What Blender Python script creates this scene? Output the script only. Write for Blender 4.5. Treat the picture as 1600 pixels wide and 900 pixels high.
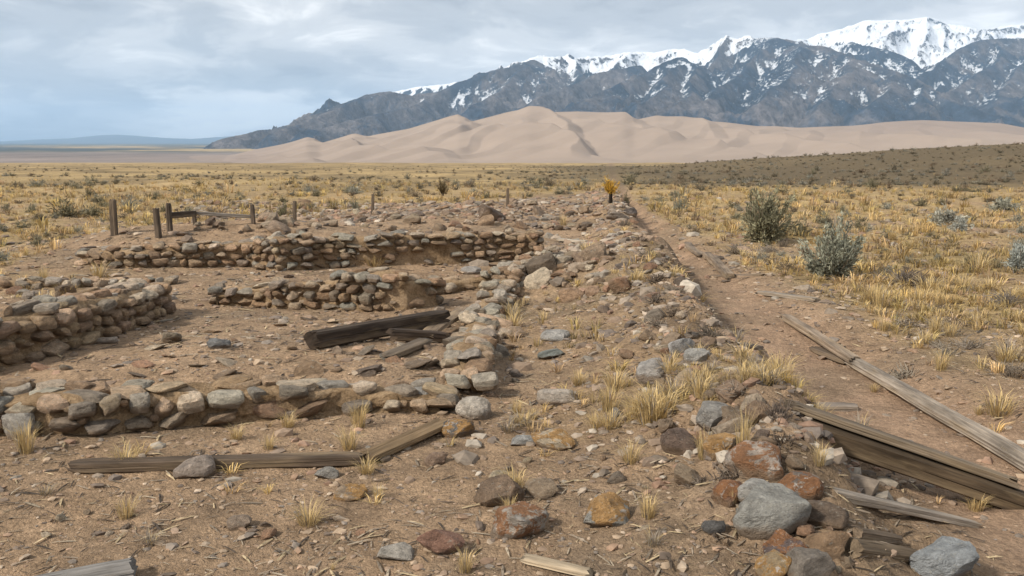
import bpy, bmesh, math, random
import numpy as np
from mathutils import Vector, Matrix, noise as mnoise

# ------------------------------------------------------------------ camera, sky, sun, exposure
for o in list(bpy.data.objects): bpy.data.objects.remove(o)
S = bpy.context.scene
COL = S.collection
FPX, ZC, HOR = 1400.0, 1.8, 230.0          # focal length in photo pixels, eye height, horizon row
PITCH = math.atan((450 - HOR) / FPX)
cam = bpy.data.cameras.new('camera'); camo = bpy.data.objects.new('camera', cam); COL.objects.link(camo)
cam.sensor_width = 36; cam.lens = 36 * FPX / 1600
cam.clip_start = 0.05; cam.clip_end = 200000
camo.location = (0, 0, ZC); camo.rotation_euler = (math.pi / 2 - PITCH, 0, 0)
S.camera = camo
S.render.resolution_x, S.render.resolution_y = 1024, 576

SUN_EL, SUN_AZ = math.radians(38), math.radians(-122)      # azimuth clockwise from +Y: light from the left
sun = bpy.data.lights.new('sun', 'SUN'); suno = bpy.data.objects.new('sun', sun); COL.objects.link(suno)
sun.energy = 4.5; sun.angle = math.radians(6); sun.color = (1.0, 0.93, 0.82)
sd = Vector((math.sin(SUN_AZ) * math.cos(SUN_EL), math.cos(SUN_AZ) * math.cos(SUN_EL), math.sin(SUN_EL)))
suno.rotation_euler = sd.to_track_quat('Z', 'Y').to_euler(); suno.location = (-20, -5, 30)

W = bpy.data.worlds.new('World'); S.world = W; W.use_nodes = True
nt = W.node_tree; N = nt.nodes; L = nt.links; N.clear()
def nd(tree, t, **kw):
    n = tree.nodes.new(t)
    for k, v in kw.items(): setattr(n, k, v)
    return n
wo = nd(nt, 'ShaderNodeOutputWorld'); bg = nd(nt, 'ShaderNodeBackground'); bg.inputs[1].default_value = 0.10
L.new(bg.outputs[0], wo.inputs[0])
sky = nd(nt, 'ShaderNodeTexSky', sky_type='NISHITA'); sky.sun_disc = False
sky.sun_elevation = SUN_EL; sky.sun_rotation = SUN_AZ; sky.altitude = 2400
tc = nd(nt, 'ShaderNodeTexCoord'); sep = nd(nt, 'ShaderNodeSeparateXYZ'); L.new(tc.outputs['Generated'], sep.inputs[0])
def math_(tree, op, a, b=None, clamp=False):
    m = nd(tree, 'ShaderNodeMath', operation=op); m.use_clamp = clamp
    for i, v in enumerate((a, b)):
        if v is None: continue
        if isinstance(v, (int, float)): m.inputs[i].default_value = v
        else: tree.links.new(v, m.inputs[i])
    return m.outputs[0]
zz = math_(nt, 'ADD', math_(nt, 'MAXIMUM', sep.outputs[2], 0.0), 0.22)       # cloud deck seen in perspective
cx = math_(nt, 'DIVIDE', sep.outputs[0], zz); cy = math_(nt, 'DIVIDE', sep.outputs[1], zz)
cmb = nd(nt, 'ShaderNodeCombineXYZ'); L.new(cx, cmb.inputs[0]); L.new(cy, cmb.inputs[1])
def wnoise(scale, det, rough, dist, off=(0, 0, 0), stretch=(1, 1, 1)):
    mp = nd(nt, 'ShaderNodeMapping'); mp.inputs[1].default_value = off; mp.inputs[3].default_value = stretch
    L.new(cmb.outputs[0], mp.inputs[0])
    n = nd(nt, 'ShaderNodeTexNoise'); L.new(mp.outputs[0], n.inputs['Vector'])
    n.inputs['Scale'].default_value = scale; n.inputs['Detail'].default_value = det
    n.inputs['Roughness'].default_value = rough; n.inputs['Distortion'].default_value = dist
    return n.outputs['Fac']
def ramp(tree, fac, stops, interp='EASE'):
    r = nd(tree, 'ShaderNodeValToRGB'); cr = r.color_ramp; cr.interpolation = interp
    while len(cr.elements) < len(stops): cr.elements.new(0.5)
    for e, (p, c) in zip(cr.elements, stops): e.position = p; e.color = (*c, 1)
    tree.links.new(fac, r.inputs[0]); return r.outputs[0]
def mixc(tree, fac, a, b, blend='MIX'):
    m = nd(tree, 'ShaderNodeMix', data_type='RGBA', blend_type=blend); m.clamp_factor = True
    for sock, v in ((m.inputs[0], fac), (m.inputs[6], a), (m.inputs[7], b)):
        if isinstance(v, (int, float)): sock.default_value = v
        elif isinstance(v, tuple): sock.default_value = (*v, 1)
        else: tree.links.new(v, sock)
    return m.outputs[2]
n1 = wnoise(1.3, 8, 0.5, 0.4, (1.7, 0.4, 0), (0.8, 1.0, 1))
n2 = wnoise(3.2, 10, 0.6, 0.6, (6.3, 4.1, 2))
nn = math_(nt, 'ADD', math_(nt, 'MULTIPLY', n1, 0.68), math_(nt, 'MULTIPLY', n2, 0.32))
cloud = ramp(nt, nn, [(0.37, (3.9, 4.1, 4.4)), (0.46, (5.5, 5.65, 5.85)), (0.53, (7.5, 7.5, 7.5)), (0.61, (10.6, 10.4, 10.1))])
cover = ramp(nt, wnoise(0.8, 6, 0.55, 0.2, (3.1, 9.0, 5)), [(0.30, (0.88,) * 3), (0.45, (0.98,) * 3)])
cum = nd(nt, 'ShaderNodeCombineXYZ'); L.new(math_(nt, 'MULTIPLY', sep.outputs[0], 7.0), cum.inputs[0]); L.new(math_(nt, 'MULTIPLY', sep.outputs[2], 22.0), cum.inputs[1]); L.new(math_(nt, 'MULTIPLY', sep.outputs[1], 7.0), cum.inputs[2])
cn = nd(nt, 'ShaderNodeTexNoise'); L.new(cum.outputs[0], cn.inputs['Vector']); cn.inputs['Scale'].default_value = 1.0; cn.inputs['Detail'].default_value = 9; cn.inputs['Roughness'].default_value = 0.58
puff = ramp(nt, cn.outputs['Fac'], [(0.44, (0,) * 3), (0.60, (0.8,) * 3)]); lowb = ramp(nt, sep.outputs[2], [(0.012, (0,) * 3), (0.035, (1,) * 3), (0.05, (0.8,) * 3), (0.085, (0,) * 3)])   # far cumulus low over the valley
base_sky = mixc(nt, cover, sky.outputs[0], cloud)
L.new(mixc(nt, mixc(nt, 1.0, puff, lowb, 'MULTIPLY'), base_sky, (13.5, 13.1, 12.4)), bg.inputs[0])
S.view_settings.view_transform = 'Standard'; S.view_settings.look = 'None'
S.view_settings.exposure = 0.2; S.view_settings.gamma = 1.0; S.view_settings.use_curve_mapping = False
S.render.engine = 'CYCLES'
S.cycles.volume_bounces = 1

# ------------------------------------------------------------------ helpers
rng = np.random.default_rng(7); R = random.Random(11)
def hash2(ix, iy, seed):
    h = (ix.astype(np.int64) * 374761393 + iy.astype(np.int64) * 668265263 + seed * 1274126177) & 0xFFFFFFFF
    h = ((h ^ (h >> 13)) * 1274126177) & 0xFFFFFFFF
    h = ((h ^ (h >> 16)) * 2246822519) & 0xFFFFFFFF
    return ((h ^ (h >> 15)) & 0xFFFFFF) / float(0xFFFFFF)
def vn(x, y, seed=0):
    x = np.asarray(x, float); y = np.asarray(y, float)
    ix = np.floor(x); iy = np.floor(y); fx = x - ix; fy = y - iy
    fx = fx * fx * fx * (fx * (fx * 6 - 15) + 10); fy = fy * fy * fy * (fy * (fy * 6 - 15) + 10)
    a = hash2(ix, iy, seed); b = hash2(ix + 1, iy, seed); c = hash2(ix, iy + 1, seed); d = hash2(ix + 1, iy + 1, seed)
    return (a + (b - a) * fx) * (1 - fy) + (c + (d - c) * fx) * fy
def fbm(x, y, octv=4, seed=0, gain=0.5):                    # about -1..1
    t = 0; a = 1; s = 0; x = np.asarray(x, float); y = np.asarray(y, float)
    for k in range(octv):
        t = t + a * (vn(x, y, seed + k * 17) * 2 - 1); s += a; a *= gain
        x, y = (x * 0.8 - y * 0.6) * 2.03 + 13.7, (x * 0.6 + y * 0.8) * 2.03 + 7.1
    return t / s
def ridged(x, y, octv=5, seed=0, gain=0.55):                # 0..1, sharp crests
    t = 0; a = 1; s = 0; x = np.asarray(x, float); y = np.asarray(y, float)
    for k in range(octv):
        n = 1 - np.abs(vn(x, y, seed + k * 31) * 2 - 1); t = t + a * n * n; s += a; a *= gain
        x, y = (x * 0.8 - y * 0.6) * 2.1 + 3.7, (x * 0.6 + y * 0.8) * 2.1 + 9.1
    return t / s
def sst(a, b, x):
    t = np.clip((np.asarray(x, float) - a) / (b - a), 0, 1); return t * t * (3 - 2 * t)
CT, ST = math.cos(PITCH), math.sin(PITCH)
def ray(u, v):
    x = (np.asarray(u, float) - 800) / FPX; y = (450 - np.asarray(v, float)) / FPX
    return np.stack([x, CT + y * ST, -ST + y * CT], -1)
def proj0(x, y):                                             # where a level-ground point shows in the photograph
    x = np.asarray(x, float); y = np.maximum(np.asarray(y, float), 0.8)
    d = y * CT + ZC * ST; up = y * ST - ZC * CT
    return 800 + FPX * x / d, 450 - FPX * up / d
def far(u, v, D):                                            # point at forward distance D seen at pixel (u, v)
    r = ray(u, v); return np.stack([r[..., 0] / r[..., 1] * D, D + 0 * r[..., 0], ZC + r[..., 2] / r[..., 1] * D], -1)

# ------------------------------------------------------------------ the lie of the land
PV = [250, 310, 330, 360, 400, 440, 480, 520, 560, 620, 700, 800, 900, 1200]
PU = [955, 975, 985, 1010, 1050, 1105, 1160, 1230, 1300, 1410, 1545, 1700, 1850, 2300]
PW = [5, 11, 22, 36, 56, 80, 95, 108, 122, 150, 195, 240, 280, 400]
BV = [280, 320, 360, 400, 440, 480, 520, 560, 600, 650, 700, 760, 820, 900, 1200]
BU = [955, 960, 985, 1025, 1040, 1045, 1062, 1085, 1115, 1152, 1190, 1222, 1250, 1280, 1380]
def path_off(u, v):
    return (u - np.interp(v, PV, PU)) / np.interp(v, PV, PW)
def blob(x, y, cx, cy, r): return np.exp(-((x - cx) ** 2 + (y - cy) ** 2) / (r * r))
def plain(y):
    sp = np.where(y < 150, 8 * np.log1p(np.exp(np.minimum((y - 32) / 8, 60))), y - 32)
    return -0.0172 * np.minimum(sp, 3050) + 0.0062 * np.maximum(y - 3500, 0)
def H0(x, y):
    x = np.asarray(x, float); y = np.asarray(y, float)
    z = plain(y)
    u, v = proj0(x, y); m = y / FPX
    near = 1 - sst(30, 60, y)
    bo = (u - np.interp(v, BV, BU)) * m                      # bank between the ruin and the path
    z = z + near * 0.39 * np.exp(-np.abs(bo / np.where(bo > 0, 0.30, 0.8)) ** np.where(bo > 0, 3.0, 2.0)) * sst(2.5, 5, y)
    z = z + near * 0.16 * (ridged(x / 0.9, y / 0.9, 3, 77) - 0.45) * np.exp(-((bo + 0.15) / 0.65) ** 2)
    po = path_off(u, v)
    z = z - near * 0.17 * np.exp(-po ** 4) * sst(2, 5, y)
    z = z + 0.33 * blob(x, y, 0.85, 11.6, 0.95) + 0.22 * blob(x, y, 1.5, 14.2, 1.1)   # rubble heaps
    z = z + 0.45 * blob(x, y, -4.3, 16.5, 1.7) + 0.35 * blob(x, y, -1.6, 19.5, 2.2) + 0.35 * blob(x, y, -6.6, 15.6, 1.5)
    z = z + 0.4 * blob(x, y, 0.6, 23, 2.4) + 0.3 * blob(x, y, -3.2, 24, 2.5) + 0.25 * blob(x, y, 1.6, 29, 2.2)
    z = z + 0.20 * blob(x, y, -5.6, 9.2, 1.2) + 0.13 * blob(x, y, -5.2, 7.2, 1.0)     # earth against the left wall
    z = z + 0.12 * sst(5.9, 6.6, y) * (1 - sst(7.2, 9, y)) * sst(-5, -3, x) * (1 - sst(-0.7, 0.2, x))
    z = z + (0.8 + 3.7 * sst(10, 95, x)) * sst(4, 40, x) * sst(45, 120, y) * (1 - sst(135, 260, y))  # knoll on the right
    z = z + 0.10 * fbm(x / 2.6, y / 2.6, 3, 5) * sst(1, 5, y) * (1 - sst(80, 200, y))
    z = z + 0.35 * fbm(x / 17, y / 17, 3, 9) * sst(25, 60, y) * (1 - sst(200, 500, y))
    z = z + 2.2 * fbm(x / 150, y / 150, 4, 21) * sst(150, 700, y) * (1 - sst(6000, 12000, y))
    return z
def rough(x, y):                                             # 0 on the trodden path, 1 on rubble
    u, v = proj0(x, y); bo = (u - np.interp(v, BV, BU)) * y / FPX
    return np.clip(0.55 + 0.9 * np.exp(-(bo / 0.8) ** 2) - 0.45 * np.exp(-path_off(u, v) ** 4), 0.10, 1.5)
def H(x, y):
    x = np.asarray(x, float); y = np.asarray(y, float)
    r = rough(x, y) * (1 - sst(35, 70, y))
    return H0(x, y) + r * (0.045 * fbm(x / 0.55, y / 0.55, 4, 31, 0.6) + 0.024 * (ridged(x / 0.16, y / 0.16, 2, 41) - 0.5))
TS = np.concatenate([[1.5], np.geomspace(2, 700, 900)])
def gps(us, vs, h=0.0):
    r = ray(us, vs); P = r[:, None, :] * TS[None, :, None]; P[..., 2] += ZC
    d = P[..., 2] - H(P[..., 0], P[..., 1]) - h
    i = np.argmax(d < 0, 1); i = np.where(i == 0, len(TS) - 1, i); k = np.arange(len(i))
    d0, d1 = d[k, i - 1], d[k, i]; t = TS[i - 1] + (TS[i] - TS[i - 1]) * d0 / (d0 - d1 + 1e-9)
    p = r * t[:, None]; p[:, 2] += ZC; return p
def gp(u, v, h=0.0): return Vector(gps(np.array([u]), np.array([v]), h)[0])
def Hs(x, y): return float(H(np.array([x]), np.array([y]))[0])

# ------------------------------------------------------------------ mesh and object helpers
def mesh_np(name, V, F, mat, col=None, smooth=True):
    """V (n,3), F (m,3) or (m,4)"""
    me = bpy.data.meshes.new(name); k = F.shape[1]
    me.vertices.add(len(V)); me.vertices.foreach_set('co', np.ascontiguousarray(V, np.float32).ravel())
    me.loops.add(F.size); me.loops.foreach_set('vertex_index', np.ascontiguousarray(F, np.int32).ravel())
    me.polygons.add(len(F)); me.polygons.foreach_set('loop_start', np.arange(0, F.size, k, dtype=np.int32))
    me.polygons.foreach_set('use_smooth', np.full(len(F), smooth))
    me.update(calc_edges=True)
    if col is not None:
        a = me.color_attributes.new('Col', 'FLOAT_COLOR', 'POINT')
        c = np.ones((len(V), 4), np.float32); c[:, :col.shape[1]] = col; a.data.foreach_set('color', c.ravel())
    me.materials.append(mat); return me
def add(name, me, loc=(0, 0, 0), rot=(0, 0, 0), scl=(1, 1, 1), parent=None, color=None):
    o = bpy.data.objects.new(name, me); COL.objects.link(o)
    o.location = loc; o.rotation_euler = rot; o.scale = scl
    if parent: o.parent = parent
    if color is not None: o.color = (*color[:3], 1)
    return o
def tag(o, label, cat, group=None, kind=None):
    if label: o['label'] = label
    if cat: o['category'] = cat
    if group: o['group'] = group
    if kind: o['kind'] = kind
    return o
def empty(name, loc):
    o = bpy.data.objects.new(name, None); COL.objects.link(o); o.location = loc; o.empty_display_size = 0.1; return o
def grid_faces(nr, nc):
    i = np.arange((nr - 1) * (nc - 1)); r = i // (nc - 1); c = i % (nc - 1); a = r * nc + c
    return np.stack([a, a + 1, a + nc + 1, a + nc], 1)
def scatter(tmpls, P, rotz, scl, which, tilt=None, cols=None, coljit=None):
    """merge many copies of small templates (V, F triangles, C colours) into arrays"""
    VV, FF, CC = [], [], []; base = 0
    for k, (tv, tf, tcq) in enumerate(tmpls):
        idx = np.where(which == k)[0]
        if len(idx) == 0: continue
        n = len(idx); v = tv[None] * (scl[idx][:, None, :])
        if tilt is not None:
            ca, sa = np.cos(tilt[idx])[:, None], np.sin(tilt[idx])[:, None]
            y, z = v[..., 1] * ca - v[..., 2] * sa, v[..., 1] * sa + v[..., 2] * ca
            v = np.stack([v[..., 0], y, z], -1)
        c, s = np.cos(rotz[idx])[:, None], np.sin(rotz[idx])[:, None]
        v = np.stack([v[..., 0] * c - v[..., 1] * s, v[..., 0] * s + v[..., 1] * c, v[..., 2]], -1) + P[idx][:, None, :]
        VV.append(v.reshape(-1, 3))
        FF.append((tf[None] + (np.arange(n) * len(tv))[:, None, None] + base).reshape(-1, 3)); base += n * len(tv)
        if cols is not None:
            cc = np.broadcast_to(cols[idx][:, None, :], v.shape)
            if tcq is not None: cc = cc * tcq[None]
            CC.append(cc.reshape(-1, 3))
        else: CC.append(np.broadcast_to(tcq[None], v.shape).reshape(-1, 3))
    return np.concatenate(VV), np.concatenate(FF), np.concatenate(CC)

# ------------------------------------------------------------------ materials
def newmat(name, rough_=0.9, spec=0.2):
    m = bpy.data.materials.new(name); m.use_nodes = True; t = m.node_tree; b = t.nodes['Principled BSDF']
    b.inputs['Roughness'].default_value = rough_; b.inputs['Specular IOR Level'].default_value = spec
    return m, t, b
def tnoise(t, vec, scale, det=4, rgh=0.55, dist=0.0):
    n = nd(t, 'ShaderNodeTexNoise'); n.inputs['Scale'].default_value = scale; n.inputs['Detail'].default_value = det
    n.inputs['Roughness'].default_value = rgh; n.inputs['Distortion'].default_value = dist
    if vec is not None: t.links.new(vec, n.inputs['Vector'])
    return n.outputs['Fac']
def mapv(t, vec, scale):
    mp = nd(t, 'ShaderNodeMapping'); mp.inputs[3].default_value = scale; t.links.new(vec, mp.inputs[0]); return mp.outputs[0]
def bump(t, b, h, strength, dist):
    n = nd(t, 'ShaderNodeBump'); n.inputs['Strength'].default_value = strength; n.inputs['Distance'].default_value = dist
    t.links.new(h, n.inputs['Height']); t.links.new(n.outputs[0], b.inputs['Normal'])
def attr(t, name='Col'): return nd(t, 'ShaderNodeVertexColor', layer_name=name).outputs[0]
def geo_pos(t): return nd(t, 'ShaderNodeNewGeometry').outputs['Position']
def mul(t, c, fac_lo, fac_hi, f):
    r = ramp(t, f, [(0.3, (fac_lo,) * 3), (0.7, (fac_hi,) * 3)], 'LINEAR'); return mixc(t, 1.0, c, r, 'MULTIPLY')

def mat_ground():
    m, t, b = newmat('soil', 0.95, 0.1); p = geo_pos(t); c = attr(t)
    c = mul(t, c, 0.72, 1.28, tnoise(t, p, 3.1, 6, 0.65))
    c = mul(t, c, 0.70, 1.30, tnoise(t, p, 26, 5, 0.7))
    fl = ramp(t, tnoise(t, mapv(t, p, (1, 1, 1)), 75, 3, 0.6), [(0.30, (0.45,) * 3), (0.42, (1,) * 3), (0.60, (1,) * 3), (0.72, (1.75,) * 3)], 'LINEAR')
    c = mixc(t, 0.85, c, fl, 'MULTIPLY'); t.links.new(c, b.inputs['Base Color'])
    hsum = math_(t, 'ADD', tnoise(t, p, 60, 5, 0.7), math_(t, 'MULTIPLY', tnoise(t, p, 14, 4, 0.6), 2.0))
    bump(t, b, hsum, 1.0, 0.04); return m
def mat_attr(name, rgh=0.9, nscale=30, lo=0.75, hi=1.25, bs=0.0, bd=0.01, transl=0.0):
    m, t, b = newmat(name, rgh, 0.15); c = attr(t)
    if nscale:
        f = tnoise(t, geo_pos(t), nscale, 5, 0.65); c = mul(t, c, lo, hi, f)
        if bs: bump(t, b, f, bs, bd)
    t.links.new(c, b.inputs['Base Color'])
    if transl:
        tr = nd(t, 'ShaderNodeBsdfTranslucent'); t.links.new(c, tr.inputs[0]); mx = nd(t, 'ShaderNodeMixShader'); mx.inputs[0].default_value = transl
        out = t.nodes['Material Output']; t.links.new(b.outputs[0], mx.inputs[1]); t.links.new(tr.outputs[0], mx.inputs[2]); t.links.new(mx.outputs[0], out.inputs[0])
    return m
def mat_rock(name, second=None):
    """base tint is the object's own colour; optional stain colour in patches"""
    m, t, b = newmat(name, 0.82, 0.25)
    oi = nd(t, 'ShaderNodeObjectInfo'); tco = nd(t, 'ShaderNodeTexCoord').outputs['Object']
    off = nd(t, 'ShaderNodeVectorMath', operation='SCALE'); off.inputs['Scale'].default_value = 40.0
    cm = nd(t, 'ShaderNodeCombineXYZ')
    for i in range(3): t.links.new(oi.outputs['Random'], cm.inputs[i])
    t.links.new(cm.outputs[0], off.inputs[0])
    ad = nd(t, 'ShaderNodeVectorMath', operation='ADD'); t.links.new(tco, ad.inputs[0]); t.links.new(off.outputs[0], ad.inputs[1]); p = ad.outputs[0]
    c = oi.outputs['Color']
    if second:
        f = ramp(t, tnoise(t, p, 0.9, 9, 0.68, 0.3), [(0.45, (0,) * 3), (0.49, (0.92,) * 3)], 'LINEAR')
        c = mixc(t, f, c, second)
        f = ramp(t, tnoise(t, p, 2.3, 8, 0.7, 0.6), [(0.58, (0,) * 3), (0.61, (0.8,) * 3)], 'LINEAR'); c = mixc(t, f, c, (0.55, 0.50, 0.45))
    c = mul(t, c, 0.58, 1.38, tnoise(t, p, 1.7, 6, 0.6, 0.3))
    c = mul(t, c, 0.72, 1.25, tnoise(t, p, 9, 6, 0.75))
    lich = ramp(t, tnoise(t, p, 3.6, 9, 0.75), [(0.58, (0,) * 3), (0.62, (0.55,) * 3)], 'LINEAR')
    c = mixc(t, lich, c, (0.42, 0.39, 0.33))
    dk = ramp(t, tnoise(t, p, 4.3, 5, 0.7, 0.5), [(0.30, (0.7,) * 3), (0.38, (0,) * 3)], 'LINEAR')
    c = mixc(t, dk, c, (0.055, 0.047, 0.04))
    # dust lying on what faces down into the soil line: soil tint by object height
    sp = nd(t, 'ShaderNodeSeparateXYZ'); t.links.new(tco, sp.inputs[0])
    du = ramp(t, math_(t, 'ADD', sp.outputs[2], math_(t, 'MULTIPLY', tnoise(t, p, 3.0), 0.6)), [(0.0, (0.75,) * 3), (0.30, (0,) * 3)], 'LINEAR')
    c = mixc(t, du, c, (0.24, 0.165, 0.105))
    t.links.new(c, b.inputs['Base Color'])
    hs = math_(t, 'ADD', tnoise(t, p, 2.4, 6, 0.65, 0.3), math_(t, 'MULTIPLY', tnoise(t, p, 11, 6, 0.75), 0.5))
    bump(t, b, hs, 0.75, 0.28); return m
def mat_wood():
    m, t, b = newmat('weathered_wood', 0.85, 0.2)
    oi = nd(t, 'ShaderNodeObjectInfo'); tco = nd(t, 'ShaderNodeTexCoord').outputs['Object']
    g = tnoise(t, mapv(t, tco, (2.5, 120, 120)), 1.0, 5, 0.6, 0.3)
    cr = tnoise(t, mapv(t, tco, (0.9, 34, 34)), 1.0, 5, 0.6, 0.9)
    c = mul(t, oi.outputs['Color'], 0.75, 1.5, g)
    c = mul(t, c, 0.45, 1.5, tnoise(t, mapv(t, tco, (2.0, 14, 14)), 1.0, 4, 0.6))
    crk = ramp(t, cr, [(0.32, (0.9,) * 3), (0.38, (0,) * 3)], 'LINEAR'); c = mixc(t, crk, c, (0.02, 0.015, 0.011))
    ws = ramp(t, tnoise(t, mapv(t, tco, (1.4, 9, 9)), 1.0, 4, 0.6), [(0.56, (0,) * 3), (0.72, (0.5,) * 3)], 'LINEAR'); c = mixc(t, ws, c, (0.30, 0.22, 0.13))
    t.links.new(c, b.inputs['Base Color'])
    bump(t, b, math_(t, 'ADD', g, math_(t, 'MULTIPLY', cr, 1.0)), 0.5, 0.008); return m
def mat_mud():
    m, t, b = newmat('adobe_mortar', 0.95, 0.1); p = geo_pos(t)
    c = ramp(t, tnoise(t, p, 5, 6, 0.65), [(0.3, (0.19, 0.125, 0.068)), (0.5, (0.31, 0.213, 0.125)), (0.7, (0.39, 0.28, 0.18))], 'LINEAR')
    c = mul(t, c, 0.7, 1.25, tnoise(t, p, 40, 4, 0.7)); t.links.new(c, b.inputs['Base Color'])
    bump(t, b, math_(t, 'ADD', tnoise(t, p, 18, 6, 0.7), tnoise(t, p, 50, 4, 0.7)), 0.9, 0.03); return m
def mat_sand():
    m, t, b = newmat('dune_sand', 0.95, 0.05); p = geo_pos(t); c = attr(t)
    c = mul(t, c, 0.93, 1.07, tnoise(t, mapv(t, p, (0.004, 0.006, 0.01)), 1.0, 6, 0.6)); t.links.new(c, b.inputs['Base Color'])
    bump(t, b, tnoise(t, mapv(t, p, (0.016, 0.008, 0.03)), 1.0, 4, 0.6, 0.3), 0.25, 6.0); return m
def mat_mountain():
    m, t, b = newmat('mountain_slope', 0.95, 0.05); p = geo_pos(t)
    at = nd(t, 'ShaderNodeVertexColor', layer_name='Col'); c = at.outputs[0]; sn = at.outputs[1]    # alpha: snow cover
    f1 = tnoise(t, mapv(t, p, (0.008, 0.006, 0.008)), 1.0, 6, 0.7)
    f2 = tnoise(t, mapv(t, p, (0.022, 0.016, 0.022)), 1.0, 4, 0.7)
    c = mul(t, c, 0.35, 1.65, f1)
    c = mul(t, c, 0.7, 1.3, f2)
    ft = math_(t, 'ADD', math_(t, 'MULTIPLY', f2, 0.85), math_(t, 'MULTIPLY', f1, 0.25))
    s = ramp(t, math_(t, 'ADD', math_(t, 'SUBTRACT', ft, 0.55), sn), [(0.50, (0,) * 3), (0.56, (1,) * 3)], 'LINEAR')
    s = math_(t, 'MULTIPLY', s, ramp(t, sn, [(0.42, (0.5,) * 3), (0.75, (1,) * 3)], 'LINEAR'))   # thin snow under trees low down
    c = mixc(t, s, c, (0.80, 0.83, 0.88)); t.links.new(c, b.inputs['Base Color'])
    bump(t, b, math_(t, 'ADD', f1, math_(t, 'MULTIPLY', f2, 0.5)), 0.9, 55.0); return m
M_GROUND = mat_ground(); M_ROCK = mat_rock('rock'); M_RUST = mat_rock('rust_stained_rock', (0.32, 0.15, 0.065)); M_OCHRE = mat_rock('ochre_stained_rock', (0.46, 0.26, 0.095))
M_WOOD = mat_wood(); M_MUD = mat_mud(); M_SAND = mat_sand(); M_MOUNT = mat_mountain()
M_GRASS = mat_attr('dry_grass', 0.8, 0, transl=0.25); M_LEAF = mat_attr('shrub_leaf', 0.8, 0, transl=0.2)
M_PEB = mat_attr('pebble', 0.85, 18, 0.7, 1.3); M_STEM = mat_attr('shrub_stem', 0.9, 40, 0.6, 1.3); M_FAR = mat_attr('far_slope', 1.0, 0.002, 0.8, 1.2)

# ------------------------------------------------------------------ ground colours and cover
GV_U = [-400, 0, 100, 180, 400, 560, 700, 850, 940, 1000]
GV_V = [470, 425, 398, 372, 350, 340, 322, 306, 300, 296]
def grass_density(x, y):
    u, v = proj0(x, y); po = path_off(u, v)
    right = sst(1.15, 1.9, po) * np.interp(v, [260, 430, 480, 540, 620, 800], [1, 1, .75, .42, .18, .05])
    left = sst(6, -14, v - np.interp(u, GV_U, GV_V)) * (1 - sst(-1.6, -1.0, po))
    mid = 0.30 * np.exp(-((u - np.interp(v, BV, BU)) * y / FPX / 0.7) ** 2) * (po < -0.85) * (v < 720) + 0.10 * ((u > 790) & (po < -0.9) & (v > 440) & (v < 720)) + 0.015 * (v > 630)
    side = 0.45 * ((u < 230) & (v > 425) & (v < 480)) * sst(240, 150, u)
    d = np.maximum(np.maximum(right, left), np.maximum(mid, side))
    return np.where(y > 60, np.maximum(d, 0.9 * (1 - np.exp(-po ** 2))), d)
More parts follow.
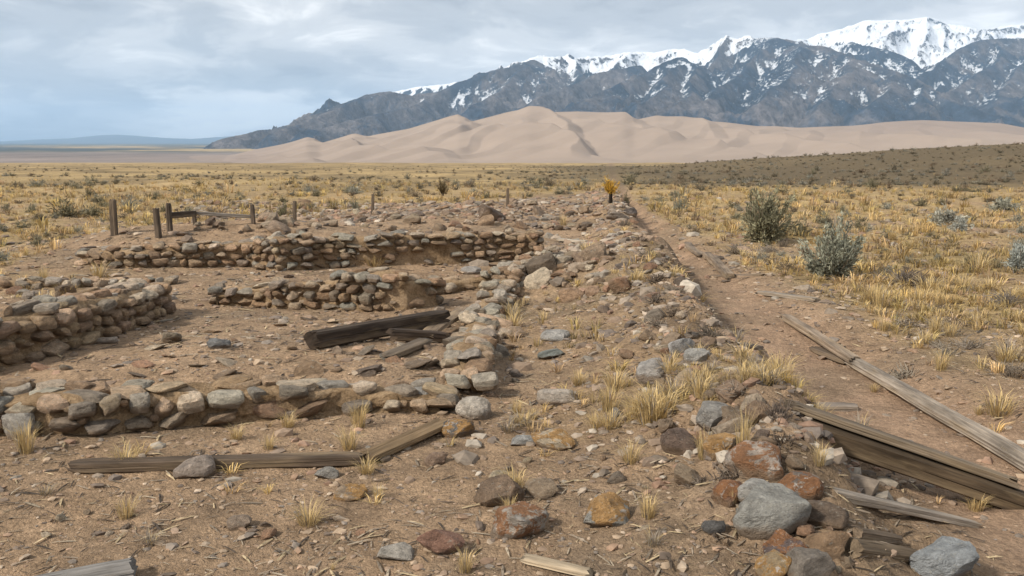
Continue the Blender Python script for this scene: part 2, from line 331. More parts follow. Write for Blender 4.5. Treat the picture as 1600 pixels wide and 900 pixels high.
def ground_colour(x, y):
    u, v = proj0(x, y); n = len(x); g = grass_density(x, y)
    soil = np.array([0.385, 0.265, 0.170])[None] * (1 + 0.22 * fbm(x / 1.3, y / 1.3, 4, 3))[:, None]
    soil = soil * (1 + 0.12 * fbm(x / 0.3, y / 0.3, 3, 4)[:, None] * np.array([1, 0.9, 0.7])[None])
    grey = np.clip(fbm(x / 0.8, y / 0.8, 4, 61) * 1.6 - 0.25, 0, 1)[:, None]
    soil = soil * (1 - 0.45 * grey) + np.array([0.20, 0.165, 0.125])[None] * 0.45 * grey
    pk = np.exp(-path_off(u, v) ** 4)[:, None]
    soil = soil * (1 - 0.85 * pk) + np.array([0.425, 0.287, 0.195])[None] * 0.85 * pk * (1 + 0.12 * fbm(x / 0.9, y / 0.9, 3, 6))[:, None]
    bo = (u - np.interp(v, BV, BU)) * y / FPX; bk = (np.exp(-(bo / 0.75) ** 2) * sst(0.35, 0.6, 0.5 + 0.5 * fbm(x / 0.5, y / 0.5, 4, 66)) * 0.75)[:, None]
    soil = soil * (1 - bk) + np.array([0.215, 0.155, 0.10])[None] * bk
    crust = (sst(0.55, 0.68, 0.5 + 0.5 * fbm(x / 2.2, y / 1.4, 5, 67, 0.6)) * 0.45)[:, None]; soil = soil * (1 - crust) + np.array([0.24, 0.18, 0.12])[None] * crust
    gold = np.array([0.42, 0.305, 0.15])[None] * (1 + 0.3 * fbm(x / 3, y / 3, 4, 71))[:, None]
    cov = np.clip(g * 1.25 * (0.55 + 0.9 * fbm(x / 1.7, y / 1.7, 4, 73)), 0, 0.92)
    cov = np.where(y > 30, np.maximum(cov, (0.55 + 0.3 * sst(30, 60, y)) * np.clip(g, 0, 1)), cov)[:, None]
    c = soil * (1 - cov) + gold * cov
    # sagebrush cover: dark olive patches, denser with distance and on the knoll
    sc = 0.5 + 0.5 * fbm(x / 9, y / 9, 5, 81, 0.6); sc2 = 0.5 + 0.5 * fbm(x / 70, y / 45, 5, 83, 0.6); sc3 = 0.5 + 0.5 * fbm(x / 600, y / 260, 4, 85)
    knoll = sst(-3, 14, x) * sst(38, 54, y + 7 * fbm(x / 11, y / 11, 3, 87)) * (1 - sst(300, 420, y))
    dk = sst(0.50, 0.68, 0.35 * sc + 0.35 * sc2 + 0.3 * sc3 + 0.10 * sst(30, 90, y) + 0.32 * knoll) * sst(22, 50, y) * (0.68 + 0.2 * knoll)
    dk = np.maximum(dk, knoll * np.clip(0.30 + 0.45 * sst(0.36, 0.56, sc) + 0.45 * sst(0.38, 0.58, 0.5 + 0.5 * fbm(x / 28, y / 40, 4, 88)), 0, 1))
    dk = np.clip(dk, 0, 0.95)[:, None] * np.maximum(0.55 + 0.45 * sst(0.4, 0.6, sc), knoll)[:, None]
    c = c * (1 - dk) + np.array([0.125, 0.097, 0.062])[None] * dk
    # far plain: drab olive, then the mauve sand sheet and the dark tree belt to the left
    f = sst(500, 2200, y)[:, None] * 0.75
    drab = np.array([0.36, 0.26, 0.13])[None] * (1 + 0.22 * fbm(x / 500, y / 330, 4, 91))[:, None]
    c = c * (1 - f) + drab * f
    s = (sst(2950, 3250, y + 250 * fbm(x / 700, y / 200, 3, 93)) * (1 - sst(6000, 7500, y)))[:, None]
    c = c * (1 - s) + (np.array([0.205, 0.165, 0.143])[None] * (1 + 0.5 * fbm(x / 300, y / 900, 4, 95))[:, None]) * s
    b = (sst(5200, 7600, y) * sst(0.36, 0.56, 0.5 + 0.5 * fbm(x / 900, y / 1700, 5, 97) + 0.15 * sst(15000, 22000, y)))[:, None]
    c = c * (1 - b) + np.array([0.055, 0.065, 0.06])[None] * b
    return np.clip(c, 0.01, 0.9)
rows = np.concatenate([np.linspace(-3, 2.6, 26)[:-1], np.geomspace(2.6, 45, 560), np.geomspace(45, 700, 130)[1:], np.geomspace(700, 60000, 110)[1:]])
cols = np.linspace(-1, 1, 500); cols = cols * (0.72 + 0.28 * np.abs(cols) ** 3)
X = cols[None, :] * ((rows[:, None] + 7) * 0.92); Y = np.broadcast_to(rows[:, None], X.shape)
xf, yf = X.ravel(), Y.ravel()
V = np.stack([xf, yf, H(xf, yf)], 1)
ground = add('ground', mesh_np('ground', V, grid_faces(*X.shape), M_GROUND, ground_colour(xf, yf)))
ground['kind'] = 'structure'; ground['label'] = 'sandy tan ground with dry grassland running out to the valley floor'

# ------------------------------------------------------------------ dunes
def fan(us, Ds):
    x = ((us[None, :] - 800) / FPX / 1.0122) * Ds[:, None]; return x, np.broadcast_to(Ds[:, None], x.shape)
SKY_D = np.array([(100, 262), (250, 258), (330, 250), (400, 233), (440, 226), (480, 217), (500, 222), (552, 209), (572, 212), (640, 200), (700, 183), (718, 180), (736, 186),
                  (790, 172), (826, 166), (850, 171), (900, 170), (935, 175), (975, 177), (990, 183), (1025, 177), (1050, 181), (1090, 187), (1130, 190), (1180, 195), (1210, 195),
                  (1250, 197), (1330, 194), (1380, 189), (1440, 187), (1500, 189), (1560, 191), (1600, 198), (1700, 212), (1900, 240)], float)
us = np.arange(60, 1840, 1.9); Ds = np.concatenate([np.linspace(2750, 4620, 190), np.linspace(4650, 6000, 20)])
X, Y = fan(us, Ds); U = np.broadcast_to(us[None, :], X.shape)
vs = np.interp(us, SKY_D[:, 0], SKY_D[:, 1]); vs = np.convolve(np.pad(vs, 2, 'edge'), np.ones(5) / 5, 'valid')
zcrest = far(us, vs, 4500)[:, 2]; zb = plain(Y)
e = np.clip((Y - 2950 - 120 * fbm(X / 400, Y / 400, 3, 3)) / (4500 - 2950), 0, 1)
prof = np.where(Y <= 4500, 0.85 * e + 0.15 * e ** 2, np.clip(1 - (Y - 4500) / 1300, 0, 1))
Z = zb - 3 + prof * (np.maximum(zcrest[None, :] - zb, 4) + 3) * (0.96 + 0.04 * fbm(X / 500, Y / 300, 3, 8))
band = np.clip(4 * e * (1 - e), 0, 1) * np.clip((zcrest[None, :] + 55) / 90, 0.10, 1.2) * (Y < 4500)
def saw(q, k=0.8): q = q - np.floor(q); return np.where(q < k, q / k, (1 - q) / (1 - k)) - 0.5
wx = X + 160 * fbm(X / 600, Y / 600, 3, 12); wy = Y + 160 * fbm(X / 500, Y / 500, 3, 13)
Z = Z + band * (58 * saw((wx + 0.62 * (wy - 3000)) / 560, 0.84) * (0.15 + 1.1 * vn(X / 800, Y / 600, 15)) + 24 * saw((wx * 0.9 - 0.5 * wy) / 230 + 0.3, 0.75) * vn(X / 400, Y / 400, 16))
def slip(Z, pts, amp, wl, wr):                      # named crests: gentle on the left, slip face on the right
    pts = np.array(pts, float); D = pts[:, 2]; xr = (pts[:, 0] - 800) / FPX / 1.0122 * D; o = np.argsort(D)
    rx = np.interp(Y, D[o], xr[o]); fade = sst(D.min() - 90, D.min() + 60, Y) * (1 - sst(D.max() - 60, D.max() + 90, Y)); d = X - rx + 18 * fbm(Y / 110, X / 900, 2, 5)
    return Z + amp * fade * np.where(d < 0, np.exp(d / wl), np.maximum(1 - d / wr, -0.25 * np.exp(-(d - wr) / 90)))
Z = slip(Z, [(838, 0, 4450), (868, 0, 4150), (884, 0, 3850), (896, 0, 3600), (906, 0, 3350), (892, 0, 3180)], 34, 240, 58)
Z = slip(Z, [(718, 0, 4520), (728, 0, 4300), (735, 0, 4150)], 20, 150, 50)
Z = slip(Z, [(482, 0, 4520), (494, 0, 4250), (500, 0, 4100)], 16, 120, 45)
Z = slip(Z, [(975, 0, 4480), (992, 0, 4200), (1008, 0, 3950)], 22, 170, 55)
Z = slip(Z, [(1092, 0, 4400), (1108, 0, 4050), (1122, 0, 3800)], 20, 160, 55)
Z = slip(Z, [(1028, 0, 3800), (1050, 0, 3600)], 12, 120, 60)
Z = slip(Z, [(560, 0, 4500), (575, 0, 4300)], 12, 100, 50)
Z = slip(Z, [(760, 0, 4000), (735, 0, 3850), (722, 0, 3800)], 14, 60, 110)
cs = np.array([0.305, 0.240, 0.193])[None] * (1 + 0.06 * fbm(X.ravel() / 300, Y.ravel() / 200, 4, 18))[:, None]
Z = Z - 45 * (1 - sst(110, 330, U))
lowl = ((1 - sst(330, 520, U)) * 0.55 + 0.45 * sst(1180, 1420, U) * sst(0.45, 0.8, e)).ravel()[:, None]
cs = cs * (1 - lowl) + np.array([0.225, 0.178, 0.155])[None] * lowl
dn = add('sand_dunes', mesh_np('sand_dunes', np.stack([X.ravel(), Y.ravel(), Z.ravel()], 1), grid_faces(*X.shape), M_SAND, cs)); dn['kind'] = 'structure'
dn['label'] = 'pale tan sand dunes with slip faces below the mountains'

# ------------------------------------------------------------------ mountain range
RID = [  # (slope, width of the snow, [(u, v, distance)...])
 (0.62, [(600, 144, 17500), (625, 141, 17500), (660, 134, 17500), (725, 127, 17500), (780, 125, 17500)]),
 (0.55, [(340, 219, 9500), (370, 213, 9800), (450, 191, 10500), (500, 173, 11000), (540, 157, 11500), (565, 147, 11800), (600, 142, 12000), (640, 149, 12200), (690, 142, 12400), (735, 125, 12700), (775, 108, 13000), (810, 99, 13400), (832, 92, 14000), (852, 84, 14800)]),
 (0.75, [(820, 98, 14900), (852, 84, 15000), (868, 88, 15000), (881, 81, 15000), (892, 88, 15000), (905, 87, 15200), (950, 85, 15400), (985, 80, 15500), (1020, 82, 15500), (1040, 78, 15500), (1075, 75, 15500), (1088, 83, 15000), (1110, 70, 14500), (1140, 54, 14300), (1158, 60, 14300), (1172, 53, 14200), (1185, 58, 14000), (1215, 57, 13600), (1245, 62, 14000), (1258, 60, 15800), (1285, 49, 16000), (1310, 44, 16000), (1345, 32, 16000), (1380, 31, 16000), (1420, 30, 16000), (1452, 23, 15900), (1475, 30, 15900), (1500, 38, 16000), (1530, 48, 16200), (1548, 42, 17000), (1575, 38, 17000), (1600, 35, 17000), (1700, 40, 17000), (1850, 80, 17000)]),
 (0.70, [(1452, 23, 15900), (1440, 60, 14900), (1438, 85, 14200)]), (0.8, [(881, 81, 15000), (893, 110, 13800), (905, 122, 13200)]), (0.8, [(852, 84, 15000), (866, 110, 13900), (862, 125, 13300)]),
 (0.8, [(1400, 31, 16000), (1370, 58, 15000)]), (0.8, [(985, 80, 15500), (960, 100, 14300)]), (0.8, [(1140, 54, 14300), (1120, 85, 13400), (1112, 108, 12900)]),
 (0.62, [(820, 99, 13500), (800, 120, 12600), (790, 140, 11900), (740, 168, 10800)]),
 (0.62, [(690, 142, 12400), (640, 165, 11400), (560, 188, 10200), (470, 207, 9200)]),
 (0.6, [(565, 147, 11800), (500, 182, 10400), (430, 206, 9400)]),
 (0.62, [(1000, 100, 12900), (965, 108, 12600), (930, 118, 12300), (895, 128, 11800), (850, 150, 11000)]),
 (0.68, [(1067, 87, 12000), (1040, 100, 11700), (1010, 115, 11300), (970, 130, 10800), (930, 150, 10200), (890, 166, 9700)]),
 (0.72, [(1067, 87, 12000), (1082, 103, 11600), (1090, 122, 11000), (1080, 150, 10000), (1062, 165, 9500)]),
 (0.68, [(1040, 100, 11700), (1050, 135, 10400), (1010, 160, 9500)]),
 (0.62, [(1215, 57, 13600), (1190, 85, 12600), (1150, 115, 11600), (1110, 150, 10300), (1075, 172, 9500)]),
 (0.62, [(1215, 57, 13600), (1240, 62, 12600), (1270, 68, 12200), (1300, 75, 11900), (1340, 92, 11500), (1380, 110, 11100), (1430, 130, 10700), (1480, 155, 10200), (1540, 175, 9700), (1600, 192, 9300)]),
 (0.62, [(1270, 68, 12200), (1245, 98, 11200), (1215, 130, 10300), (1175, 165, 9400)]),
 (0.64, [(1340, 92, 11500), (1310, 118, 10600), (1290, 150, 9900), (1270, 172, 9400)]),
 (0.64, [(1380, 110, 11100), (1385, 140, 10200), (1350, 168, 9500)]), (0.64, [(1430, 130, 10700), (1430, 160, 9900), (1400, 178, 9500)]),
 (0.62, [(1290, 57, 14500), (1330, 64, 14000), (1375, 75, 13400), (1420, 92, 12900)]),
 (0.62, [(1640, 58, 14000), (1560, 60, 13500), (1540, 60, 13200), (1500, 75, 12900), (1460, 100, 12500), (1440, 120, 12100)]),
 (0.62, [(1560, 60, 13500), (1570, 90, 12300), (1520, 125, 11400), (1480, 150, 10800)]),
 (0.62, [(1640, 75, 13000), (1600, 100, 12000), (1570, 140, 11000), (1560, 175, 10200)]),
 (0.62, [(1700, 80, 12500), (1690, 130, 11000), (1650, 190, 9800)])]
us = np.arange(240, 1900, 2.1); Ds = np.concatenate([np.linspace(8200, 13500, 175), np.linspace(13540, 17800, 90)])
X, Y = fan(us, Ds); U = np.broadcast_to(us[None, :], X.shape)
x, y = X.ravel(), Y.ravel()
wxx = x + 170 * fbm(x / 900, y / 900, 4, 201); wyy = y + 170 * fbm(x / 900, y / 900, 4, 202)
hb = np.full(len(x), -1e9); db = np.full(len(x), 1e9)
for slope, pl in RID:
    P = far(np.array([p[0] for p in pl]), np.array([p[1] for p in pl]), np.array([p[2] for p in pl]))
    for a, b in zip(P[:-1], P[1:]):
        d = b[:2] - a[:2]; t = np.clip(((wxx - a[0]) * d[0] + (wyy - a[1]) * d[1]) / (d @ d), 0, 1)
        dist = np.hypot(wxx - a[0] - t * d[0], wyy - a[1] - t * d[1])
        h = a[2] + t * (b[2] - a[2]) - slope * dist * (1 - 0.22 * np.minimum(dist / 2500, 1))
        up = h > hb; hb = np.where(up, h, hb); db = np.where(up, dist, db)
base = plain(y)
grow = np.clip(db / 260, 0.10, 1.0)
hn = hb + grow * (420 * (ridged(wxx / 800, wyy / 1000, 6, 211, 0.6) - 0.55) + 50 * fbm(x / 150, y / 150, 4, 213))
foot = base - 45 + 80 * np.clip((y - 9000) / 4000, 0, 1) * sst(400, 560, U.ravel())
Z = np.maximum(hn, foot); Z = np.where(hn - foot < 120, foot + np.log1p(np.exp(np.clip((hn - foot) / 30, -30, 30))) * 30, Z)
Zg = Z.reshape(X.shape)
gxr = np.gradient(Zg, axis=1) / np.gradient(X, axis=1); gyr = np.gradient(Zg, axis=0) / np.gradient(Y, axis=0)
west = np.clip(-gxr, -1, 1).ravel() * -1.0
alt = Z
big = fbm(x / 700, y / 700, 5, 221); fine = fbm(x / 190, y / 190, 4, 223)
back = np.maximum(sst(13600, 14300, y), sst(1500, 1750, alt))            # high cirques behind carry the deep snow
lee = gxr.ravel(); steep = np.hypot(gxr, gyr).ravel()
bl = sum(np.roll(np.roll(Zg, i_, 0), j_, 1) for i_ in (-5, -2, 0, 2, 5) for j_ in (-5, -2, 0, 2, 5)) / 25; conc = np.clip((bl - Zg) / 35, -1, 1).ravel()   # gullies hold snow
snow = 0.52 * sst(820, 1150, alt + 120 * big) * back + 0.34 * back * sst(1000, 1350, alt) + 0.41 * sst(60, 600, alt + 160 * big) + 0.07 * fine * sst(150, 500, alt) + 0.10 * np.clip(lee, -0.8, 0.8) * sst(200, 600, alt) - 0.62 * back * sst(0.62, 1.0, steep + 0.45 * fine + 0.25 * np.clip(-lee, -1, 1))  - 0.20 * (1 - sst(60, 400, alt))
snow = snow + 0.10 * sst(0.3, 0.6, big) * sst(500, 900, alt)
shelf = (U.ravel() > 1405) * (U.ravel() < 1480) * 0
snow = np.clip(snow + 0.13 * conc * sst(250, 600, alt), 0, 1)
forest = np.array([0.021, 0.034, 0.054]); rock = np.array([0.128, 0.114, 0.112])
fm = sst(0.22, 0.64, 0.5 + 0.42 * big + 0.25 * fine + 0.15 * np.clip(lee, -1, 1))[:, None]
cm_ = rock[None] * (1 - fm) + forest[None] * fm
cm_ = np.concatenate([cm_, snow[:, None]], 1)
mt = add('mountain_range', mesh_np('mountain_range', np.stack([x, y, Z], 1), grid_faces(*X.shape), M_MOUNT, cm_)); mt['kind'] = 'structure'
mt['label'] = 'dark forested mountain range with snow-covered peaks behind the dunes'

# blue hills across the valley
HLL = np.array([(-400, 216), (-200, 214), (0, 220), (60, 217), (110, 215), (160, 210), (185, 209), (215, 211), (250, 214), (300, 216), (340, 213), (390, 210), (450, 207), (600, 205)], float)
us = np.arange(-400, 600, 5.0); Ds = np.linspace(36000, 52000, 24); X, Y = fan(us, Ds)
zc = far(us, np.interp(us, HLL[:, 0], HLL[:, 1]), 46000)[:, 2]; k = np.clip(1 - np.abs(Y - 46000) / 9500, 0, 1)
Z = plain(Y) - 30 + k * (zc[None, :] - plain(Y)) * (1 + 0.06 * fbm(X / 1500, Y / 1500, 3, 5) * (k < 0.99))
hl = add('distant_hills', mesh_np('distant_hills', np.stack([X.ravel(), Y.ravel(), Z.ravel()], 1), grid_faces(*X.shape), M_FAR, np.tile([[0.06, 0.07, 0.075]], (X.size, 1)))); hl['kind'] = 'structure'
hl['label'] = 'low blue hills on the far side of the valley'

# ------------------------------------------------------------------ rocks
def rock_mesh(name, seed, sub=3, angular=0.5, mat=None, boxy=0.8, dcut=0.0):
    rr = random.Random(seed); bm = bmesh.new(); bmesh.ops.create_icosphere(bm, subdivisions=sub, radius=1.0)
    pl = []
    for k in range(int(5 + 9 * angular)):
        n = Vector((rr.gauss(0, 1), rr.gauss(0, 1), rr.gauss(0, 0.8))).normalized(); pl.append((n, rr.uniform(0.52, 0.8) + 0.25 * (1 - angular) + dcut))
    of = Vector((rr.random(), rr.random(), rr.random())) * 50
    for v in bm.verts:
        p = v.co.copy()
        q = [math.copysign(abs(c) ** boxy, c) for c in p]; p = Vector(q)   # boxy ellipsoid
        for n, d in pl:
            k = p.dot(n) - d
            if k > 0: p -= n * k * 0.92
        nv = mnoise.fractal(p * 1.3 + of, 1.0, 2.1, 4) ; p *= 1 + 0.13 * nv
        p *= 1 + 0.03 * mnoise.noise(p * 6 + of)
        v.co = p
    lo = Vector([min(v.co[i] for v in bm.verts) for i in range(3)]); hi = Vector([max(v.co[i] for v in bm.verts) for i in range(3)])
    for v in bm.verts: v.co = Vector([((v.co[i] - lo[i]) / (hi[i] - lo[i]) * 2 - 1) for i in range(3)])
    me = bpy.data.meshes.new(name); bm.to_mesh(me); bm.free()
    for p in me.polygons: p.use_smooth = True
    me.set_sharp_from_angle(angle=math.radians(26)); me.materials.append(mat or M_ROCK); return me
COB = [rock_mesh('cobble', 100 + i, 3, R.uniform(0.4, 0.85), None, R.uniform(0.45, 0.7)) for i in range(22)]
BLK = [rock_mesh('block', 300 + i, 3, R.uniform(0.6, 1.0), None, R.uniform(0.5, 0.8)) for i in range(16)]
SQR = [rock_mesh('squared_stone', 500 + i, 3, R.uniform(0.35, 0.6), None, R.uniform(0.34, 0.46), 0.30) for i in range(12)]
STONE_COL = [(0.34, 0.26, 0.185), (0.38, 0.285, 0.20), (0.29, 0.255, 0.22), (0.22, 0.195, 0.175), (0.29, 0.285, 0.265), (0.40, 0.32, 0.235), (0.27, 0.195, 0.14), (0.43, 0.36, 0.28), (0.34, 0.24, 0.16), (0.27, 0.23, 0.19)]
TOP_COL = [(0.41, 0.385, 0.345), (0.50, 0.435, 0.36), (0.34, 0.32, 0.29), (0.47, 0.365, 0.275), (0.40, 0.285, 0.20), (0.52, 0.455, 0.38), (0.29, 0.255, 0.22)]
def jit(c, a=0.2):
    k = 1.17 + R.uniform(-a, a); c = (c[0] * 1.04, c[1] * 0.955, c[2] * 0.84); return tuple(max(0.01, x * k * (1 + R.uniform(-0.02, 0.02))) for x in c)

# ------------------------------------------------------------------ cobble walls
def wall(name, label, pts, thick, inward, stone=0.24, course=0.115, top_rows=2, both=False, ragged=0.25, seed=1, block=0.3, ends=True, gaps=None, colset=None, group=None, sq=0.25, small=0.4, hk=0.97):
    """pts: (u, v_base, v_top) along the visible face; inward: +1 = wall body to the left of the direction of travel, -1 right"""
    rr = random.Random(seed); base = gps(np.array([p[0] for p in pts], float), np.array([p[1] for p in pts], float))
    hts = np.array([(p[1] - p[2]) * b[1] / FPX * hk for p, b in zip(pts, base)])
    xy = base[:, :2]; seg = np.hypot(*(xy[1:] - xy[:-1]).T); s = np.concatenate([[0], np.cumsum(seg)]); LEN = s[-1]
    def at(t):
        t = min(max(t, 0), LEN); x = np.interp(t, s, xy[:, 0]); y = np.interp(t, s, xy[:, 1])
        t0, t1 = max(t - .15, 0), min(t + .15, LEN); d = np.array([np.interp(t1, s, xy[:, 0]) - np.interp(t0, s, xy[:, 0]), np.interp(t1, s, xy[:, 1]) - np.interp(t0, s, xy[:, 1])])
        d /= np.hypot(*d) + 1e-9; return np.array([x, y]), d, np.array([-d[1], d[0]]) * inward, float(np.interp(t, s, hts))
    zb = lambda q: Hs(q[0], q[1])
    q0, _, _, _ = at(LEN / 2); root = empty(name, (q0[0], q0[1], zb(q0))); tag(root, label, 'wall', group)
    # mud core
    n = max(8, int(LEN / 0.06)); VV = []; prof = [(0.05, -0.25), (0.03, 0.0), (0.06, 0.2), (0.05, 0.4), (0.07, 0.6), (0.05, 0.8), (0.10, 0.97), (thick * 0.5, 1.0), (thick - 0.09, 0.96), (thick - 0.04, 0.6), (thick - 0.03, -0.25)]
    for i in range(n + 1):
        q, d, nv, h = at(LEN * i / n); z0 = zb(q)
        for j, (o, k) in enumerate(prof):
            hh = max(h - 0.03, 0.05); w = mnoise.noise(Vector((q[0] * 6 + j * 3.1, q[1] * 6, k * 3))) * 0.045 + mnoise.noise(Vector((q[0] * 17 + j, q[1] * 17, k * 9))) * 0.02
            p = q + nv * (o + w); VV.append((p[0], p[1], z0 + (k * hh if k > 0 else k) + (mnoise.noise(Vector((q[0] * 5, q[1] * 5, j * 1.7))) * 0.035 if k > 0.3 else 0)))
    m_ = len(prof); FF = [(i * m_ + j, (i + 1) * m_ + j, (i + 1) * m_ + j + 1, i * m_ + j + 1) for i in range(n) for j in range(m_ - 1)]
    VV = np.array(VV) - np.array(root.location); F = np.array(FF)
    core = mesh_np('mortar_core', VV, F, M_MUD)
    bm = bmesh.new(); bm.from_mesh(core); bm.edges.ensure_lookup_table()
    bmesh.ops.holes_fill(bm, edges=[e for e in bm.edges if e.is_boundary], sides=0); bmesh.ops.recalc_face_normals(bm, faces=bm.faces[:]); bm.to_mesh(core); bm.free()
    add('mortar_core', core, parent=root)
    loc0 = Vector(root.location); cs = colset or STONE_COL; cnt = [0]
    def put(p, ang, sx, sy, sz, top=False, tilt=None):
        me = rr.choice(SQR) if rr.random() < sq else rr.choice(BLK) if rr.random() < block else rr.choice(COB)
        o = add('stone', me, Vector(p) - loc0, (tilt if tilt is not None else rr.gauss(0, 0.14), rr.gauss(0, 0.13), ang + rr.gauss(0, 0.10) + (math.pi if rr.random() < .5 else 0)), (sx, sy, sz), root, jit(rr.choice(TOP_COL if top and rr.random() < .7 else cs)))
        cnt[0] += 1; return o
    def face(side):
        zc = 0.0; k = 0; hmax = hts.max()
        while zc < hmax - 0.02:
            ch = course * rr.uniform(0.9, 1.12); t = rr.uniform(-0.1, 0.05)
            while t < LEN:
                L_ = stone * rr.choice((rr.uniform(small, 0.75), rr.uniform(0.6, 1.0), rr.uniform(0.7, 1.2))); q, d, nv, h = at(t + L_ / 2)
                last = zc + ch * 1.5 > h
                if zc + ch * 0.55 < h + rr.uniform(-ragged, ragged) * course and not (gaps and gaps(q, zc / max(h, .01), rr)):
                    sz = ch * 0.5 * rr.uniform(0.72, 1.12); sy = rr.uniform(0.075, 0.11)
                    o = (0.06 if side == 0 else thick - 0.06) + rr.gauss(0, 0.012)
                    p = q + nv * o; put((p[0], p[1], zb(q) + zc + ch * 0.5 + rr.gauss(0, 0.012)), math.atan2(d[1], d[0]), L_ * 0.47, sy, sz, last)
                    if rr.random() < 0.4:                    # chinking in the joint
                        c_ = rr.uniform(0.022, 0.04); q2, d2, n2, h2 = at(t + L_); p2 = q2 + n2 * (o + 0.01 - (0.03 if side == 0 else -0.03)); put((p2[0], p2[1], zb(q2) + zc + rr.uniform(0.0, ch)), math.atan2(d2[1], d2[0]), c_ * rr.uniform(.9, 1.6), c_, c_ * .75)
                t += L_ + rr.choice((0, 0, 0, 0.02, 0.05))
            zc += ch; k += 1
    face(0)
    if both: face(1)
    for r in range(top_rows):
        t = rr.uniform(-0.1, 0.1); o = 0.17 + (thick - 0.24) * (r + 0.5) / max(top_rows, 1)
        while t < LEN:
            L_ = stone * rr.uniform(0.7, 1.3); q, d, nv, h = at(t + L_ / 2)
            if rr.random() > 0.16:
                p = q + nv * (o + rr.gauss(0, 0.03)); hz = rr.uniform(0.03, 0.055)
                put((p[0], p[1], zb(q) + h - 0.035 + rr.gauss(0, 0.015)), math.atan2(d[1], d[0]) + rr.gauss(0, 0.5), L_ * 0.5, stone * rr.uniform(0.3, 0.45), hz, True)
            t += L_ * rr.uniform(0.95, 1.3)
    if ends:
        for tE, sg in ((0, -1), (LEN, 1)):
            q, d, nv, h = at(tE); zc = 0
            while zc < h - 0.03:
                for o in np.arange(0.12, thick, 0.19):
                    p = q + nv * o + d * sg * 0.03; put((p[0], p[1], zb(q) + zc + course * 0.5), math.atan2(nv[1], nv[0]), 0.10, 0.08, course * 0.48)
                zc += course
    return root
wall('cobble_wall', 'low cobble wall in mud mortar behind the long dark timber on bare gravel', [(-160, 684, 606), (0, 682, 604), (120, 683, 603), (220, 676, 602), (300, 668, 600), (400, 660, 597), (480, 656, 596), (560, 650, 603), (640, 648, 608), (690, 647, 614)], 0.40, 1, 0.225, 0.108, 2, seed=3, block=0.35, ragged=0.3, small=0.6, sq=0.45, hk=0.86)
wall('cobble_wall', 'double row of grey cobbles running back from the front wall beside the rubble bank', [(690, 606, 586), (694, 575, 548), (706, 543, 518), (722, 517, 494), (738, 494, 470), (752, 474, 450), (770, 455, 433), (800, 428, 408), (830, 405, 390)], 0.34, -1, 0.22, 0.11, 1, both=True, seed=8, block=0.7, colset=TOP_COL, ragged=0.4)
wall('cobble_wall', 'tan block wall running back on the left of the room and ending in a squared corner', [(-120, 612, 520), (0, 582, 498), (60, 563, 486), (120, 544, 472), (190, 522, 458), (235, 505, 448), (268, 488, 441)], 0.5, 1, 0.22, 0.112, 3, seed=12, block=0.5, sq=0.8, ragged=0.2, small=0.6, hk=1.04, colset=[(0.40, 0.30, 0.205), (0.36, 0.27, 0.185), (0.43, 0.34, 0.245), (0.30, 0.22, 0.165), (0.38, 0.295, 0.225)])
wall('cobble_wall', 'middle cobble wall with a taller hump of cobbles and worn earthen end', [(338, 478, 456), (380, 479, 446), (430, 482, 440), (500, 484, 436), (545, 487, 424), (590, 487, 418), (632, 486, 421), (645, 484, 430), (690, 478, 437)], 0.40, 1, 0.23, 0.108, 1, seed=21, block=0.45, ragged=0.3, gaps=lambda q, k, rr: q[0] > -1.38 and k < 0.62 and rr.random() < 0.8)
wall('cobble_wall', 'short row of round cobbles in earth joining the middle wall to the rubble bank', [(690, 462, 440), (730, 455, 434), (770, 450, 428), (806, 442, 420)], 0.3, 1, 0.19, 0.115, 1, seed=25, block=0.1)
wall('cobble_wall', 'back cobble wall, its long section with earth showing low down and grass in front', [(482, 420, 372), (540, 418, 368), (600, 416, 366), (660, 414, 364), (720, 413, 363), (780, 409, 362), (840, 403, 362)], 0.42, 1, 0.25, 0.105, 1, seed=31, block=0.55, gaps=lambda q, k, rr: -2.4 < q[0] < -0.9 and k < 0.42 and rr.random() < 0.75)
wall('cobble_wall', 'jutting buttress of stacked cobbles midway along the back wall', [(398, 421, 371), (430, 424, 368), (482, 422, 369)], 0.7, 1, 0.22, 0.112, 2, seed=33, block=0.5)
wall('cobble_wall', 'left stretch of the back cobble wall below the timber fence posts', [(252, 417, 385), (300, 418, 380), (350, 417, 376), (400, 417, 373)], 0.42, 1, 0.25, 0.115, 2, seed=35, block=0.5)
wall('cobble_wall', 'crumbling rubble end of the back wall beside the grassy plain', [(120, 414, 396), (160, 418, 386), (205, 420, 388), (252, 418, 390)], 0.5, 1, 0.25, 0.115, 2, seed=37, block=0.6, ragged=0.6)
wall('stone_row', 'single low row of cobbles on earth behind the tan block wall', [(-60, 452, 438), (40, 452, 437), (120, 450, 437), (200, 448, 436), (262, 446, 435)], 0.28, 1, 0.2, 0.11, 1, seed=39, block=0.4)

